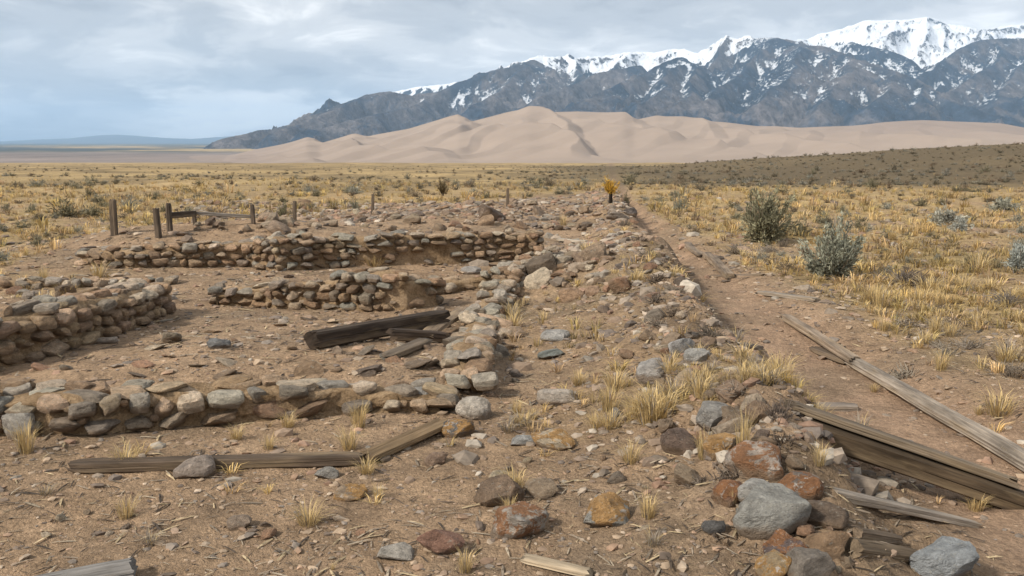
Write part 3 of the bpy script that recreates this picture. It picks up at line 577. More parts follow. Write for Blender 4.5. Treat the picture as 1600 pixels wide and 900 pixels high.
# ------------------------------------------------------------------ loose rocks with a look of their own
GREY, PALE, BLUE, DARK, BROWN, RED, TAN = (0.36, 0.33, 0.29), (0.56, 0.49, 0.41), (0.35, 0.335, 0.30), (0.15, 0.14, 0.13), (0.26, 0.18, 0.12), (0.30, 0.17, 0.12), (0.40, 0.295, 0.20)
ROCKS = [  # u, v_base, width px, height px, depth/width, colour, material, angularity, label
 (741, 660, 62, 40, .8, PALE, 0, .9, 'pale grey angular boulder just off the end of the front cobble wall'),
 (714, 687, 56, 30, .8, DARK, 2, .5, 'dark slate rock with a tan face beside the short brown plank'),
 (679, 733, 40, 26, .8, (0.27, 0.185, 0.13), 0, .9, 'small brown block of rock below the short plank'),
 (546, 786, 54, 22, .7, TAN, 2, .8, 'flat ochre rock alone on the gravel in front of the long timber'),
 (509, 751, 38, 18, .7, GREY, 0, .6, 'small pale grey stone just in front of the long timber'),
 (297, 752, 66, 36, .9, (0.31, 0.25, 0.205), 0, .15, 'rounded pinkish boulder half buried against the long timber'),
 (780, 797, 84, 46, .7, BROWN, 0, 1.0, 'brown blocky rock with grass in front of its corner'),
 (847, 784, 58, 28, .8, (0.28, 0.21, 0.145), 0, .9, 'squat tan block next to the brown blocky rock'),
 (813, 848, 98, 54, .8, (0.34, 0.29, 0.24), 1, .9, 'rust orange topped rock with a grey front face'),
 (949, 830, 78, 52, .8, BLUE, 2, .8, 'blue grey rock with an orange lower face'),
 (688, 874, 78, 48, .6, RED, 0, 1.0, 'reddish brown wedge shaped rock beside a flat pale stone'),
 (618, 880, 66, 24, .7, (0.40, 0.36, 0.31), 0, .8, 'flat pale stone touching the reddish wedge rock'),
 (864, 705, 74, 28, .6, (0.42, 0.34, 0.24), 2, .9, 'flat yellow ochre rock streaked with white'),
 (816, 699, 40, 18, .7, (0.33, 0.32, 0.30), 0, .7, 'small grey stone touching the yellow ochre rock'),
 (871, 637, 66, 26, .7, (0.40, 0.34, 0.28), 0, .15, 'smooth pale rounded stone lying flat in thin grass'),
 (862, 563, 46, 15, .8, (0.20, 0.21, 0.19), 0, .2, 'low greenish grey stone set flush in the ground'),
 (868, 535, 48, 15, .8, (0.33, 0.31, 0.285), 0, .5, 'low pale grey stone beside the double row of cobbles'),
 (1066, 720, 66, 48, .6, (0.16, 0.115, 0.09), 0, 1.0, 'dark brown slab leaning in straw grass'),
 (1130, 712, 62, 34, .7, (0.40, 0.31, 0.22), 2, .6, 'pale orange rock behind tall straw grass'),
 (1187, 757, 98, 62, .8, (0.36, 0.30, 0.25), 1, .8, 'large boulder with bright orange stain and white patches'),
 (1150, 794, 64, 42, .8, (0.22, 0.12, 0.08), 1, .9, 'rusty brown rock wedged under the orange stained boulder'),
 (1187, 800, 66, 42, .8, (0.34, 0.32, 0.29), 0, .5, 'mottled pale rock above the large blue grey boulder'),
 (1213, 850, 126, 76, .8, BLUE, 0, .25, 'large smooth blue grey boulder on the rubble bank'),
 (1226, 888, 82, 50, .8, (0.135, 0.10, 0.09), 1, .7, 'dark mottled rock with red streaks below the blue grey boulder'),
 (1294, 880, 74, 50, .8, (0.25, 0.165, 0.10), 0, .9, 'brown angular rock with a flat top beside the blue grey boulder'),
 (1253, 790, 78, 44, .8, (0.19, 0.155, 0.13), 1, .6, 'dark lichen spotted rock behind the blue grey boulder'),
 (1296, 828, 76, 40, .8, (0.15, 0.11, 0.08), 0, .7, 'dark brown rubble rock by the end of the grey board'),
 (1215, 912, 60, 44, .8, (0.30, 0.22, 0.13), 2, .8, 'yellowish rock at the foot of the dark mottled rock'),
 (1270, 925, 90, 52, .8, (0.20, 0.17, 0.14), 0, .7, 'grey brown flaking rock under the flat topped angular rock'),
 (1117, 837, 40, 24, .8, DARK, 0, .3, 'small round dark cobble alone beside the blue grey boulder'),
 (1481, 915, 108, 66, .8, (0.27, 0.28, 0.285), 0, .9, 'faceted blue grey boulder by the split log'),
 (1121, 676, 68, 46, .8, (0.27, 0.25, 0.225), 0, .6, 'speckled grey boulder on the bank behind straw grass'),
 (1024, 600, 56, 34, .8, (0.37, 0.34, 0.31), 0, .7, 'pale grey rock at the foot of the bank'),
 (1066, 562, 44, 34, .8, (0.35, 0.33, 0.31), 0, .7, 'pale grey upright rock on the crest of the bank'),
 (1092, 572, 40, 26, .8, (0.36, 0.34, 0.31), 0, .8, 'pale grey rock beside the upright one on the bank'),
 (340, 548, 38, 19, .8, (0.17, 0.165, 0.16), 0, 1.0, 'dark grey pointed stone on the room floor'),
 (371, 830, 40, 24, .8, (0.29, 0.22, 0.165), 0, .5, 'half buried tan stone on open gravel'),
 (24, 692, 58, 50, .7, (0.32, 0.29, 0.25), 0, .6, 'large grey boulder leaning on the front cobble wall behind grass'),
 (655, 640, 44, 34, .8, (0.36, 0.335, 0.30), 0, .15, 'round pale cobble bulging out of the front wall corner'),
 (735, 430, 34, 13, .8, (0.33, 0.30, 0.27), 0, .2, 'pale cobble on the earth joining middle wall and bank'),
 (165, 538, 30, 12, .8, (0.40, 0.33, 0.27), 0, .6, 'small pale pinkish stone at the foot of the tan block wall'),
 (965, 345, 34, 15, .8, (0.21, 0.17, 0.135), 0, .9, 'dark rock heap block below the yellow bush'),
 (985, 338, 22, 14, .8, (0.13, 0.11, 0.10), 0, .9, 'dark upright rock beside the start of the path'),
]
MATS = [M_ROCK, M_RUST, M_OCHRE]
for i, (u, v, w, h, dp, c, mi, an, lab) in enumerate(ROCKS):
    p = gp(u, v - h * 0.12); k = p.y / FPX; W_, H_ = w * k / 2, h * k / 2
    me = rock_mesh('boulder', 900 + i, 4, an, MATS[mi], 0.62 if an > 0.5 else 0.8); sy = W_ * dp
    o = add('rock', me, (p.x, p.y + sy * 0.75, Hs(p.x, p.y + sy * 0.5) + H_ * 0.58), (R.gauss(0, .10), R.gauss(0, .08), R.uniform(-.35, .35)), (W_ * 1.03, sy, H_ * 1.12), None, c if c in (GREY, PALE, BLUE, DARK, BROWN, RED, TAN) else tuple(k_ * 1.28 for k_ in c))
    tag(o, lab, 'rock')

# ------------------------------------------------------------------ timbers
def beam_mesh(L_, w, h, seed, taper=1.0, rag=0.05, chamfer=0.12, bow=0.0):
    rr = random.Random(seed); n = max(10, int(L_ / 0.05)); prof = []
    for a, b in (((-1, -1), (1, -1)), ((1, -1), (1, 1)), ((1, 1), (-1, 1)), ((-1, 1), (-1, -1))):
        for t in (chamfer, 0.34, 0.46, 0.5, 0.54, 0.68, 1 - chamfer): prof.append((a[0] + (b[0] - a[0]) * t, a[1] + (b[1] - a[1]) * t))
    m = len(prof); grv = [1 - (0.05 if rr.random() < .12 else 0) for _ in prof]; crk = [rr.uniform(.05, .16) if j % 7 == 3 else 0 for j in range(m)]; V = []; of = rr.uniform(0, 90); e0 = [rr.uniform(-rag, rag) for _ in prof]; e1 = [rr.uniform(-rag, rag) for _ in prof]
    for i in range(n + 1):
        t = i / n; k = 1 + (taper - 1) * t; wob = mnoise.noise(Vector((t * L_ * 0.9 + of, 0, 0))); endk = 1 - 0.22 * max(0, 1 - min(t, 1 - t) * L_ / 0.07) * abs(mnoise.noise(Vector((of, t * 5, 3)))) * 2
        for j, (y, z) in enumerate(prof):
            f = (grv[j] + 0.09 * mnoise.noise(Vector((t * L_ * 2.5 + of, j * 0.55, 5))) + 0.025 * mnoise.noise(Vector((t * L_ * 9, j * 2.3, of)))) * endk
            f -= crk[j] * max(0.0, min(1.0, 0.55 + 1.6 * mnoise.noise(Vector((t * L_ * 1.4, j * 7.7, of)))))
            xx = t * L_ + (e0[j] if i == 0 else e1[j] if i == n else 0)
            V.append((xx, y * w / 2 * k * f + wob * 0.045 * min(1, L_), z * h / 2 * k * f + bow * math.sin(math.pi * t) + h / 2))
    F = [(i * m + j, i * m + (j + 1) % m, (i + 1) * m + (j + 1) % m, (i + 1) * m + j) for i in range(n) for j in range(m)]
    me = bpy.data.meshes.new('timber'); me.from_pydata(V, [], F + [tuple(range(m))[::-1], tuple(n * m + j for j in range(m))])
    for p in me.polygons: p.use_smooth = True
    me.set_sharp_from_angle(angle=math.radians(35)); me.materials.append(M_WOOD); return me
def timber(name, label, p0, p1, w, h, col, cat='timber', seed=1, ext=0.0, roll=0.0, group=None, **kw):
    d = (p1 - p0); L_ = d.length; d.normalize(); p1 = p1 + d * ext; L_ += ext
    rot = d.to_track_quat('X', 'Z').to_matrix() @ Matrix.Rotation(roll, 3, 'X')
    o = add(name, beam_mesh(L_, w, h, seed, **kw), color=col); o.matrix_world = Matrix.Translation(p0) @ rot.to_4x4()
    return tag(o, label, cat, group)
DKW, GRW, BRW, TNW = (0.050, 0.036, 0.026), (0.215, 0.180, 0.145), (0.115, 0.078, 0.046), (0.19, 0.135, 0.08)
timber('timber_beam', 'thick charred dark beam lying slanted over other timbers in the room', gp(486, 548, 0.0) + Vector((0, .06, 0)), gp(690, 508, 0.10), 0.13, 0.145, DKW, 'beam', 5)
timber('timber_beam', 'short dark beam propping up the charred beam', gp(612, 531, 0.02), gp(690, 536, 0.0), 0.11, 0.10, (0.06, 0.042, 0.03), 'beam', 6)
timber('plank', 'grey brown plank with its end on the floor under the charred beam', gp(604, 562, 0), gp(664, 537, 0.02), 0.13, 0.05, (0.11, 0.085, 0.062), 'plank', 7)
timber('plank', 'brown plank leaning on the double row of cobbles behind the charred beam', gp(668, 530, 0.03), gp(724, 486, 0.12), 0.14, 0.05, (0.15, 0.11, 0.075), 'plank', 8)
timber('timber_beam', 'long thin dark timber lying level on gravel in front of the cobble wall', gp(116, 736, 0), gp(566, 725, 0), 0.09, 0.062, (0.075, 0.054, 0.038), 'beam', 9, rag=0.02)
timber('plank', 'split brown plank angled away from the end of the long timber', gp(572, 722, 0), gp(690, 666, 0.02), 0.13, 0.055, (0.135, 0.092, 0.052), 'plank', 10, chamfer=0.2, rag=0.06)
timber('timber_pole', 'long grey weathered pole lying beside the dirt path', gp(1330, 572, 0.0), gp(1600, 733, 0.0), 0.12, 0.105, GRW, 'pole', 11, ext=1.2, chamfer=0.28, taper=1.15)
timber('plank', 'grey plank end to end with the long grey pole', gp(1228, 500, 0.02), gp(1336, 570, 0.05), 0.10, 0.075, (0.20, 0.155, 0.115), 'plank', 12, rag=0.05)
timber('wood_block', 'short dark chunk of split wood under the grey plank', gp(1272, 549, 0), gp(1326, 570, 0), 0.10, 0.05, (0.10, 0.075, 0.055), 'wood', 13, rag=0.04)
b0, b1 = gp(1230, 680, -0.13), gp(1600, 808, -0.05); off = Vector((0.05, 0.05, -0.02))
timber('timber_beam', 'heavy dark squared beam lying on gravel beside the rubble bank', b0 + off, b1 + off, 0.16, 0.12, (0.062, 0.043, 0.026), 'beam', 14, ext=0.9, rag=0.05)
dv = (b1 - b0).normalized(); top = Vector((0.07, 0.075, 0.11))
timber('plank', 'shorter split plank lying on top of the heavy dark squared beam', b0 + top - dv * 0.02, b0 + top + dv * 1.25, 0.10, 0.045, (0.13, 0.10, 0.07), 'plank', 15, rag=0.06)
sb = gp(1338, 640); sb.z = min(Hs(sb.x, sb.y), Hs(sb.x - 0.1, sb.y), Hs(sb.x - 0.2, sb.y), Hs(sb.x, sb.y - 0.1)) - 0.004
timber('plank', 'short grey board lying behind the heavy dark squared beam', sb - Vector((0.45, 0, 0)), sb, 0.12, 0.05, (0.17, 0.14, 0.115), 'plank', 16, rag=0.01)
timber('plank', 'silvery grey tapering board on gravel in front of the heavy beam', gp(1290, 776, -0.05), gp(1526, 829, -0.015), 0.085, 0.05, (0.22, 0.185, 0.15), 'plank', 17, taper=0.7, rag=0.012)
timber('stake', 'pale split wooden stake lying on gravel below the rust topped rock', gp(820, 878, 0), gp(922, 902, 0), 0.055, 0.035, (0.27, 0.215, 0.15), 'stake', 18, chamfer=0.2, rag=0.015)
timber('log', 'silver grey log end on the gravel far in front of the cobble wall', gp(40, 935, -0.02), gp(212, 903, 0.0), 0.10, 0.085, (0.15, 0.14, 0.13), 'log', 19, chamfer=0.3, rag=0.015)
timber('log', 'weathered split log lying between angular rock and faceted boulder', gp(1326, 874, -0.02), gp(1430, 887, -0.02), 0.11, 0.09, (0.13, 0.095, 0.062), 'log', 20, chamfer=0.32, rag=0.02, taper=0.75)
timber('log', 'thin brown split stick above the weathered split log', gp(1335, 842, 0.0), gp(1400, 852, 0), 0.06, 0.05, (0.13, 0.095, 0.065), 'log', 21, chamfer=0.25, rag=0.02)
timber('plank', 'thin grey board lying across the far side of the path', gp(1188, 460, 0.0), gp(1276, 472, 0), 0.12, 0.05, (0.19, 0.16, 0.13), 'plank', 22)
timber('timber_beam', 'squared grey timber pointing down the path with a broken end', gp(1106, 403, 0), gp(1140, 437, 0), 0.14, 0.10, (0.17, 0.13, 0.095), 'beam', 23, rag=0.05)
timber('plank', 'thin stick lying across the end of the squared grey timber', gp(1112, 433, 0), gp(1192, 431, 0), 0.07, 0.035, (0.12, 0.095, 0.075), 'plank', 24)
timber('plank', 'small broken board on the path beyond the squared timber', gp(1072, 382, 0), gp(1096, 402, 0), 0.14, 0.06, (0.15, 0.115, 0.085), 'plank', 25)
timber('plank', 'grey board lying on the bank beside the far end of the path', gp(872, 376, 0.02), gp(918, 380, 0.02), 0.13, 0.05, (0.27, 0.235, 0.19), 'plank', 26)
timber('plank', 'weathered pole lying on the crest of the bank above the path', gp(1075, 528, 0.03), gp(1190, 548, 0.0), 0.06, 0.05, (0.17, 0.14, 0.115), 'pole', 27, chamfer=0.28)
timber('plank', 'dark broken board sticking out of the rubble above the back wall', gp(448, 366, 0.12), gp(480, 362, 0.20), 0.14, 0.06, (0.04, 0.03, 0.025), 'plank', 28)
POSTS = [(183, 367, 312, 9.5, 'tall square fence post standing alone in yellow grass'), (244, 370, 326, 9, 'short leaning fence post beside the post with the rail'), (262, 364, 318, 8, 'tall fence post carrying one end of the dark rail'),
         (303, 352, 333, 6, 'stub post behind the end of the dark rail'), (393, 350, 320, 6.5, 'fence post at the far end of the grey rail'), (463, 345, 315, 5.5, 'dark post standing in rubble next to a round sagebrush'),
         (584, 337, 304, 4.5, 'thin dark post beside a round grey bush'), (795, 324, 295, 4.5, 'thin dark post rising from the far rubble')]
for i, (u, v, vt, w, lab) in enumerate(POSTS):
    p = gp(u, v); k = p.y / FPX; hgt = (v - vt) * k
    o = timber('fence_post', lab, p - Vector((0, 0, 0.12)), p + Vector((R.gauss(0, .02), 0, hgt)), w * k, w * k, (0.088, 0.066, 0.048), 'post', 40 + i, rag=0.015, chamfer=0.2)
p0, p1 = gp(262, 364) + Vector((0, 0, 0.24)), gp(308, 358) ; p1.z = p0.z + 0.02; p1.y = p0.y + 0.3
timber('fence_rail', 'thick dark rail between the tall post and the stub post', p0, p1, 0.11, 0.10, (0.06, 0.045, 0.034), 'rail', 60)
q1 = gp(393, 350); q1.z += 0.10
timber('fence_rail', 'thin grey rail slanting from the dark rail to the far fence post', p1 + Vector((0, 0.05, 0.02)), q1, 0.07, 0.06, (0.18, 0.155, 0.13), 'rail', 61)
# ------------------------------------------------------------------ plants
def tuft_template(seed, n, hgt, spread, wid, droop=0.5, dead=0.15, basecol=(0.59, 0.44, 0.215)):
    rr = random.Random(seed); V, F, C = [], [], []
    for i in range(n):
        a = rr.uniform(0, 2 * math.pi); r0 = spread * 0.35 * math.sqrt(rr.random()); lean = rr.uniform(0.1, 1.0) * spread; h = hgt * rr.uniform(0.45, 1.0)
        p0 = Vector((math.cos(a) * r0, math.sin(a) * r0, -0.02)); a2 = a + rr.gauss(0, 0.5); d = Vector((math.cos(a2), math.sin(a2), 0)); side = Vector((-d.y, d.x, 0)) * wid * rr.uniform(.6, 1.3)
        p1 = p0 + d * lean * 0.4 + Vector((0, 0, h * 0.65)); p2 = p0 + d * lean * (0.8 + droop * rr.random()) + Vector((0, 0, h * (1 - 0.35 * droop * rr.random())))
        b = len(V); V += [p0 - side, p0 + side, p1 - side * 0.8, p1 + side * 0.8, p2]; F += [(b, b + 1, b + 3), (b, b + 3, b + 2), (b + 2, b + 3, b + 4)]
        c = Vector(basecol) * rr.uniform(0.65, 1.3)
        if rr.random() < dead: c = Vector((0.34, 0.29, 0.235)) * rr.uniform(0.6, 1.2)
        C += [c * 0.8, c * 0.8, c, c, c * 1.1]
    return np.array([tuple(v) for v in V]), np.array(F), np.array([tuple(c) for c in C])
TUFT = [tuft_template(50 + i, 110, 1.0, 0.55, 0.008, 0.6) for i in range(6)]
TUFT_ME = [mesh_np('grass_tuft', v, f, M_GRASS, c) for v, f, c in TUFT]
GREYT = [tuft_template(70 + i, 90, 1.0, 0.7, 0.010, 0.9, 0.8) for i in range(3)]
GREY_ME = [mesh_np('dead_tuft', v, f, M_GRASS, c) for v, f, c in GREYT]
TUFTS = [ # u, v_base, width px, height px, kind, label
 (40, 706, 84, 66, 0, 'dry straw tuft in front of the grey boulder leaning on the front wall'), (560, 668, 70, 52, 0, 'straw tuft growing against the right half of the front cobble wall'),
 (545, 702, 80, 46, 0, 'wide straw tuft between the front wall and the angled plank'), (450, 668, 60, 30, 0, 'low straw tuft at the foot of the front cobble wall'), (420, 702, 50, 26, 0, 'small straw tuft behind the long thin timber'),
 (727, 893, 66, 46, 0, 'green gold tuft in front of the reddish wedge rock'), (796, 806, 58, 44, 0, 'yellow tuft in front of the brown blocky rock'), (1012, 808, 74, 48, 0, 'round green gold tuft beside the blue grey and orange rock'),
 (985, 722, 78, 44, 0, 'broad straw tuft left of the leaning brown slab'), (1160, 712, 60, 96, 0, 'tall thin straw grass in front of the speckled boulder'), (1100, 716, 70, 50, 0, 'straw tuft between leaning slab and orange stained boulder'),
 (1020, 852, 50, 32, 1, 'small tuft with grey dead base below the round tuft'), (235, 850, 56, 26, 1, 'flat weathered tuft alone on open gravel'), (72, 772, 44, 22, 1, 'flat weathered tuft near the end of the long thin timber'),
 (1280, 726, 58, 44, 0, 'tuft growing against the heavy dark squared beam'), (68, 440, 36, 30, 0, 'upright straw tuft behind the single row of cobbles'), (585, 416, 70, 22, 0, 'straw grass along the foot of the back cobble wall'),
 (805, 498, 34, 28, 1, 'grey dead tuft against the double row of cobbles'), (795, 512, 24, 16, 0, 'small gold tuft against the double row of cobbles'), (995, 440, 60, 24, 0, 'pale straw tuft on top of the bank'), (880, 352, 30, 20, 0, 'yellow tuft among the far rubble'),
 (1362, 474, 74, 36, 0, 'broad gold tuft behind the grey plank and pole'), (1485, 526, 46, 28, 0, 'bright gold tuft above the long grey pole'), (1470, 578, 60, 40, 0, 'pale gold tuft beside the long grey pole'),
 (1575, 560, 84, 40, 1, 'wide grey and gold dead tuft right of the pole'), (1450, 458, 90, 34, 0, 'wide gold tuft below the tangle of dead brush'), (1530, 422, 80, 34, 0, 'rounded gold tuft near the cut off sagebrush'),
 (1395, 375, 30, 22, 0, 'round pale straw clump on the right grassland'), (520, 890, 22, 14, 0, 'tiny green gold tuft on open gravel'), (1530, 648, 40, 20, 0, 'thin tuft on the sand right of the pole'), (1365, 612, 36, 18, 0, 'thin green gold tuft left of the long pole'),
 (1145, 790, 30, 36, 0, 'tuft at the side of the rusty wedged rock'), (1300, 425, 50, 30, 0, 'bright gold grass at the foot of the blue grey sagebrush'), (1225, 372, 34, 30, 0, 'gold grass at the side of the tall sagebrush')]
for i, (u, v, w, h, kd, lab) in enumerate(TUFTS):
    p = gp(u, v); k = p.y / FPX; me = (GREY_ME if kd else TUFT_ME)[i % (3 if kd else 6)]
    tag(add('grass_tuft', me, p, (0, 0, R.uniform(0, 6)), (w * k * 0.72, w * k * 0.72, h * k * 1.05)), lab, 'grass')
def shrub(name, label, u, v, w, h, leafc, seed, nst=70, nleaf=3800, stemc=(0.20, 0.155, 0.115), cat='shrub', group=None, dead=False, trunk=0.0):
    rr = np.random.default_rng(seed); p = gp(u, v); k = p.y / FPX; Rw, Hh = w * k / 2, h * k
    root = empty(name, p); tag(root, label, cat, group); VS, FS = [], []; tips = []
    ang = rr.uniform(0, 2 * np.pi, nst); el = rr.beta(1.5, 1.6, nst) * 1.35; ln = rr.uniform(0.42, 1.16, nst) * (1.0 + 0.14 * np.cos(ang - rr.uniform(0, 6.3))) * (1.0 + 0.16 * np.sin(ang * 3 + rr.uniform(0, 6)))
    for i in range(nst):
        d = np.array([math.cos(ang[i]) * math.sin(el[i]) * Rw, math.sin(ang[i]) * math.sin(el[i]) * Rw, math.cos(el[i] * 0.92) * Hh * (1 - trunk)]) * ln[i]
        q0 = np.array([rr.normal(0, Rw * .06), rr.normal(0, Rw * .06), Hh * trunk - 0.03]); bend = rr.normal(0, 0.10, 3) * Rw; q1 = q0 + d * 0.5 + bend + np.array([0, 0, -0.05 * Hh]); q2 = q0 + d
        r = 0.010 * (Rw / 0.5) ** 0.5
        for a, b, ra, rb in ((q0, q1, r, r * .7), (q1, q2, r * .7, r * .25)):
            t = b - a; t = t / (np.linalg.norm(t) + 1e-9); s1 = np.cross(t, [0.3, 0.5, 0.8]); s1 /= np.linalg.norm(s1); s2 = np.cross(t, s1); B = len(VS) * 6
            VS.append([a + ra * (s1 * math.cos(z) + s2 * math.sin(z)) for z in (0, 2.1, 4.2)] + [b + rb * (s1 * math.cos(z) + s2 * math.sin(z)) for z in (0, 2.1, 4.2)])
            FS += [(B + j, B + (j + 1) % 3, B + 3 + (j + 1) % 3, B + 3 + j) for j in range(3)]
        tips.append((q0, q1, q2))
    if trunk:
        for a, b, ra, rb in ((np.array([0, 0, -0.1]), np.array([0.01, 0, Hh * trunk * 1.15]), 0.07, 0.045),):
            B = len(VS) * 6; VS.append([a + ra * np.array([math.cos(z), math.sin(z), 0]) for z in (0, 2.1, 4.2)] + [b + rb * np.array([math.cos(z), math.sin(z), 0]) for z in (0, 2.1, 4.2)]); FS += [(B + j, B + (j + 1) % 3, B + 3 + (j + 1) % 3, B + 3 + j) for j in range(3)]
    VS = np.array(VS).reshape(-1, 3); add('trunk' if trunk else 'stems', mesh_np('stems', VS, np.array(FS), M_STEM, np.tile(np.array([stemc]), (len(VS), 1))), parent=root)
    if dead: return root
    nleaf = int(nleaf * 1.5); T = np.array(tips); idx = rr.integers(0, nst, nleaf); f = rr.beta(2.2, 1.0, nleaf)[:, None]
    c = np.where(f < .5, T[idx, 0] + (T[idx, 1] - T[idx, 0]) * f * 2, T[idx, 1] + (T[idx, 2] - T[idx, 1]) * (f * 2 - 1)); c = c + rr.normal(0, 0.055, (nleaf, 3)) * Rw * 1.1
    dirs = c - np.array([0, 0, Hh * 0.1]); dirs /= np.linalg.norm(dirs, axis=1)[:, None] + 1e-9; dirs = dirs + rr.normal(0, 0.45, (nleaf, 3)); dirs /= np.linalg.norm(dirs, axis=1)[:, None]
    s1 = np.cross(dirs, rr.normal(0, 1, (nleaf, 3))); s1 /= np.linalg.norm(s1, axis=1)[:, None] + 1e-9
    ll = (rr.uniform(0.045, 0.095, nleaf) * Rw / 0.5)[:, None]; lw = ll * 0.15
    V4 = np.stack([c - dirs * ll * .5, c + s1 * lw, c + dirs * ll * .5, c - s1 * lw], 1).reshape(-1, 3); F4 = np.arange(nleaf * 4).reshape(-1, 4)
    cc = np.array([leafc]) * rr.uniform(0.55, 1.4, (nleaf, 1)) * 2.0 * rr.uniform(0.6, 1.35, nst)[idx][:, None] * 0.88; cc = np.repeat(cc, 4, 0)
    add('foliage', mesh_np('foliage', V4, F4, M_LEAF, cc, False), parent=root); return root
SAGE, SAGEB, OLIVE = (0.155, 0.150, 0.105), (0.155, 0.155, 0.118), (0.12, 0.105, 0.062)
shrub('sagebrush', 'tall olive grey sagebrush beside the dirt path', 1193, 377, 92, 70, (0.150, 0.140, 0.090), 1, 90, 5200)
shrub('sagebrush', 'blue grey sagebrush with gold grass at its foot', 1300, 436, 100, 78, SAGEB, 2, 100, 5600)
shrub('sagebrush', 'blue grey sagebrush on gold grassland, cut off by the picture edge', 1592, 424, 62, 46, (0.20, 0.21, 0.19), 3, 60, 3000)
shrub('sagebrush', 'small round grey sagebrush at the far side of the path', 1063, 330, 28, 24, SAGEB, 4, 40, 1200)
shrub('sagebrush', 'small dark sagebrush beside the yellow bush', 978, 318, 22, 20, OLIVE, 5, 40, 1000)
shrub('sagebrush', 'small olive sagebrush next to the dark post in rubble', 444, 338, 30, 22, (0.135, 0.125, 0.075), 6, 40, 1200)
shrub('sagebrush', 'small round grey green bush next to the thin dark post', 556, 330, 20, 20, (0.11, 0.115, 0.08), 7, 40, 1000)
shrub('yellow_bush', 'yellow leaved bush on a dark trunk above the start of the path', 953, 318, 32, 44, (0.34, 0.20, 0.03), 8, 60, 1500, (0.03, 0.022, 0.016), 'bush', trunk=0.42)
shrub('juniper_bush', 'dark brown round bush on a short trunk out on the plain', 691, 306, 26, 28, (0.115, 0.085, 0.045), 9, 50, 1300, (0.05, 0.04, 0.03), 'bush', trunk=0.18)
shrub('sagebrush', 'wide low grey sagebrush among straw clumps on the right grassland', 1478, 352, 66, 24, (0.19, 0.185, 0.155), 10, 60, 2200)
shrub('sagebrush', 'low pale grey sagebrush in front of the wide low one', 1500, 362, 44, 22, (0.22, 0.225, 0.20), 11, 50, 1600)
shrub('sagebrush', 'long low grey sagebrush below the dark knoll', 1566, 330, 60, 20, (0.17, 0.165, 0.13), 12, 60, 1800)
shrub('dead_brush', 'tangle of dead grey branches below the blue grey sagebrush', 1415, 445, 110, 30, SAGE, 13, 170, 0, (0.17, 0.14, 0.115), 'brush', dead=True)
shrub('dead_brush', 'dead grey twigs tangled with gold grass on the right grassland', 1575, 475, 90, 24, SAGE, 14, 120, 0, (0.20, 0.17, 0.14), 'brush', dead=True)
shrub('dead_brush', 'dead grey twigs on the bank behind the short grey board', 1215, 650, 70, 34, SAGE, 15, 130, 0, (0.17, 0.135, 0.11), 'brush', dead=True)
shrub('dead_brush', 'dead twigs lying beside the orange stained boulder', 1100, 752, 80, 18, SAGE, 16, 110, 0, (0.18, 0.145, 0.115), 'brush', dead=True)
shrub('dead_brush', 'spreading dead twigs on the bank above the pale grey rocks', 1110, 525, 80, 22, SAGE, 17, 120, 0, (0.16, 0.13, 0.10), 'brush', dead=True)

for i, (v_, du) in enumerate([(352, -6), (375, 4), (398, -10), (415, 8), (437, -14), (455, 10), (470, -20), (492, 6), (508, -25), (548, 22), (590, -30), (612, 30), (640, 45), (690, 40), (700, -45), (742, -70)]):
    k = 0.35 + (v_ - 230) / 500
    shrub('dead_brush', 'low mat of dead brown twigs on the rubble bank beside the dirt path', float(np.interp(v_, BV, BU)) + du, v_, 78 * k, 20 * k, SAGE, 120 + i, 80, 0, [(0.19, 0.15, 0.115), (0.13, 0.098, 0.072), (0.24, 0.195, 0.15)][i % 3], 'brush', 'dead twig mats on the bank', dead=True)
for i in range(22):
    v_ = R.uniform(385, 590); u_ = float(np.interp(v_, PV, PU) + np.interp(v_, PV, PW) * R.uniform(1.5, 4.5)); k = 0.35 + (v_ - 230) / 500
    if u_ > 1640: u_ = R.uniform(1380, 1600)
    shrub('dead_brush', 'low mat of dead grey twigs in the gold grass right of the dirt path', u_, v_, R.uniform(60, 100) * k, R.uniform(14, 22) * k, SAGE, 160 + i, 80, 0, [(0.24, 0.20, 0.16), (0.17, 0.135, 0.10), (0.29, 0.245, 0.19)][i % 3], 'brush', 'dead twig mats in the right grassland', dead=True)

# ------------------------------------------------------------------ rubble: the larger pieces one by one, the rest as stuff
def rocks_at(us_, vs_): return gps(np.array(us_, float), np.array(vs_, float))
def rubble(n, fu, size, label, group, blockp=0.75, cols=None, name='rubble_stone', flat=(0.35, 0.75)):
    pts = [fu() for _ in range(n)]; P = rocks_at([p[0] for p in pts], [p[1] for p in pts])
    for p in P:
        s = R.lognormvariate(math.log(size), 0.38); me = R.choice(BLK) if R.random() < blockp else R.choice(COB); fl = R.uniform(*flat)
        s *= min(1, p[1] / 8.5) if name == 'rubble_stone' else 1
        o = add(name, me, (p[0], p[1], p[2] + s * fl * 0.30), (R.gauss(0, .3), R.gauss(0, .3), R.uniform(0, 6.3)), (s, s * R.uniform(.55, .9), s * fl), None, jit(R.choice(cols or STONE_COL), .3)); tag(o, label, 'stone', group)
DRK = [(0.24, 0.18, 0.135), (0.29, 0.21, 0.15), (0.18, 0.145, 0.12), (0.36, 0.29, 0.225), (0.31, 0.20, 0.14), (0.40, 0.345, 0.28), (0.25, 0.20, 0.155)]
def bank_pt():
    v = R.uniform(340, 900) if R.random() < .5 else R.uniform(520, 680); sp = np.interp(v, [340, 450, 600, 900], [16, 34, 40, 70]); return (float(np.interp(v, BV, BU)) + min(R.gauss(-0.3, 1), 0.7) * sp, v)
rubble(100, bank_pt, 0.085, 'loose brown rubble stone on the bank beside the dirt path', 'rubble stones on the bank', cols=DRK)
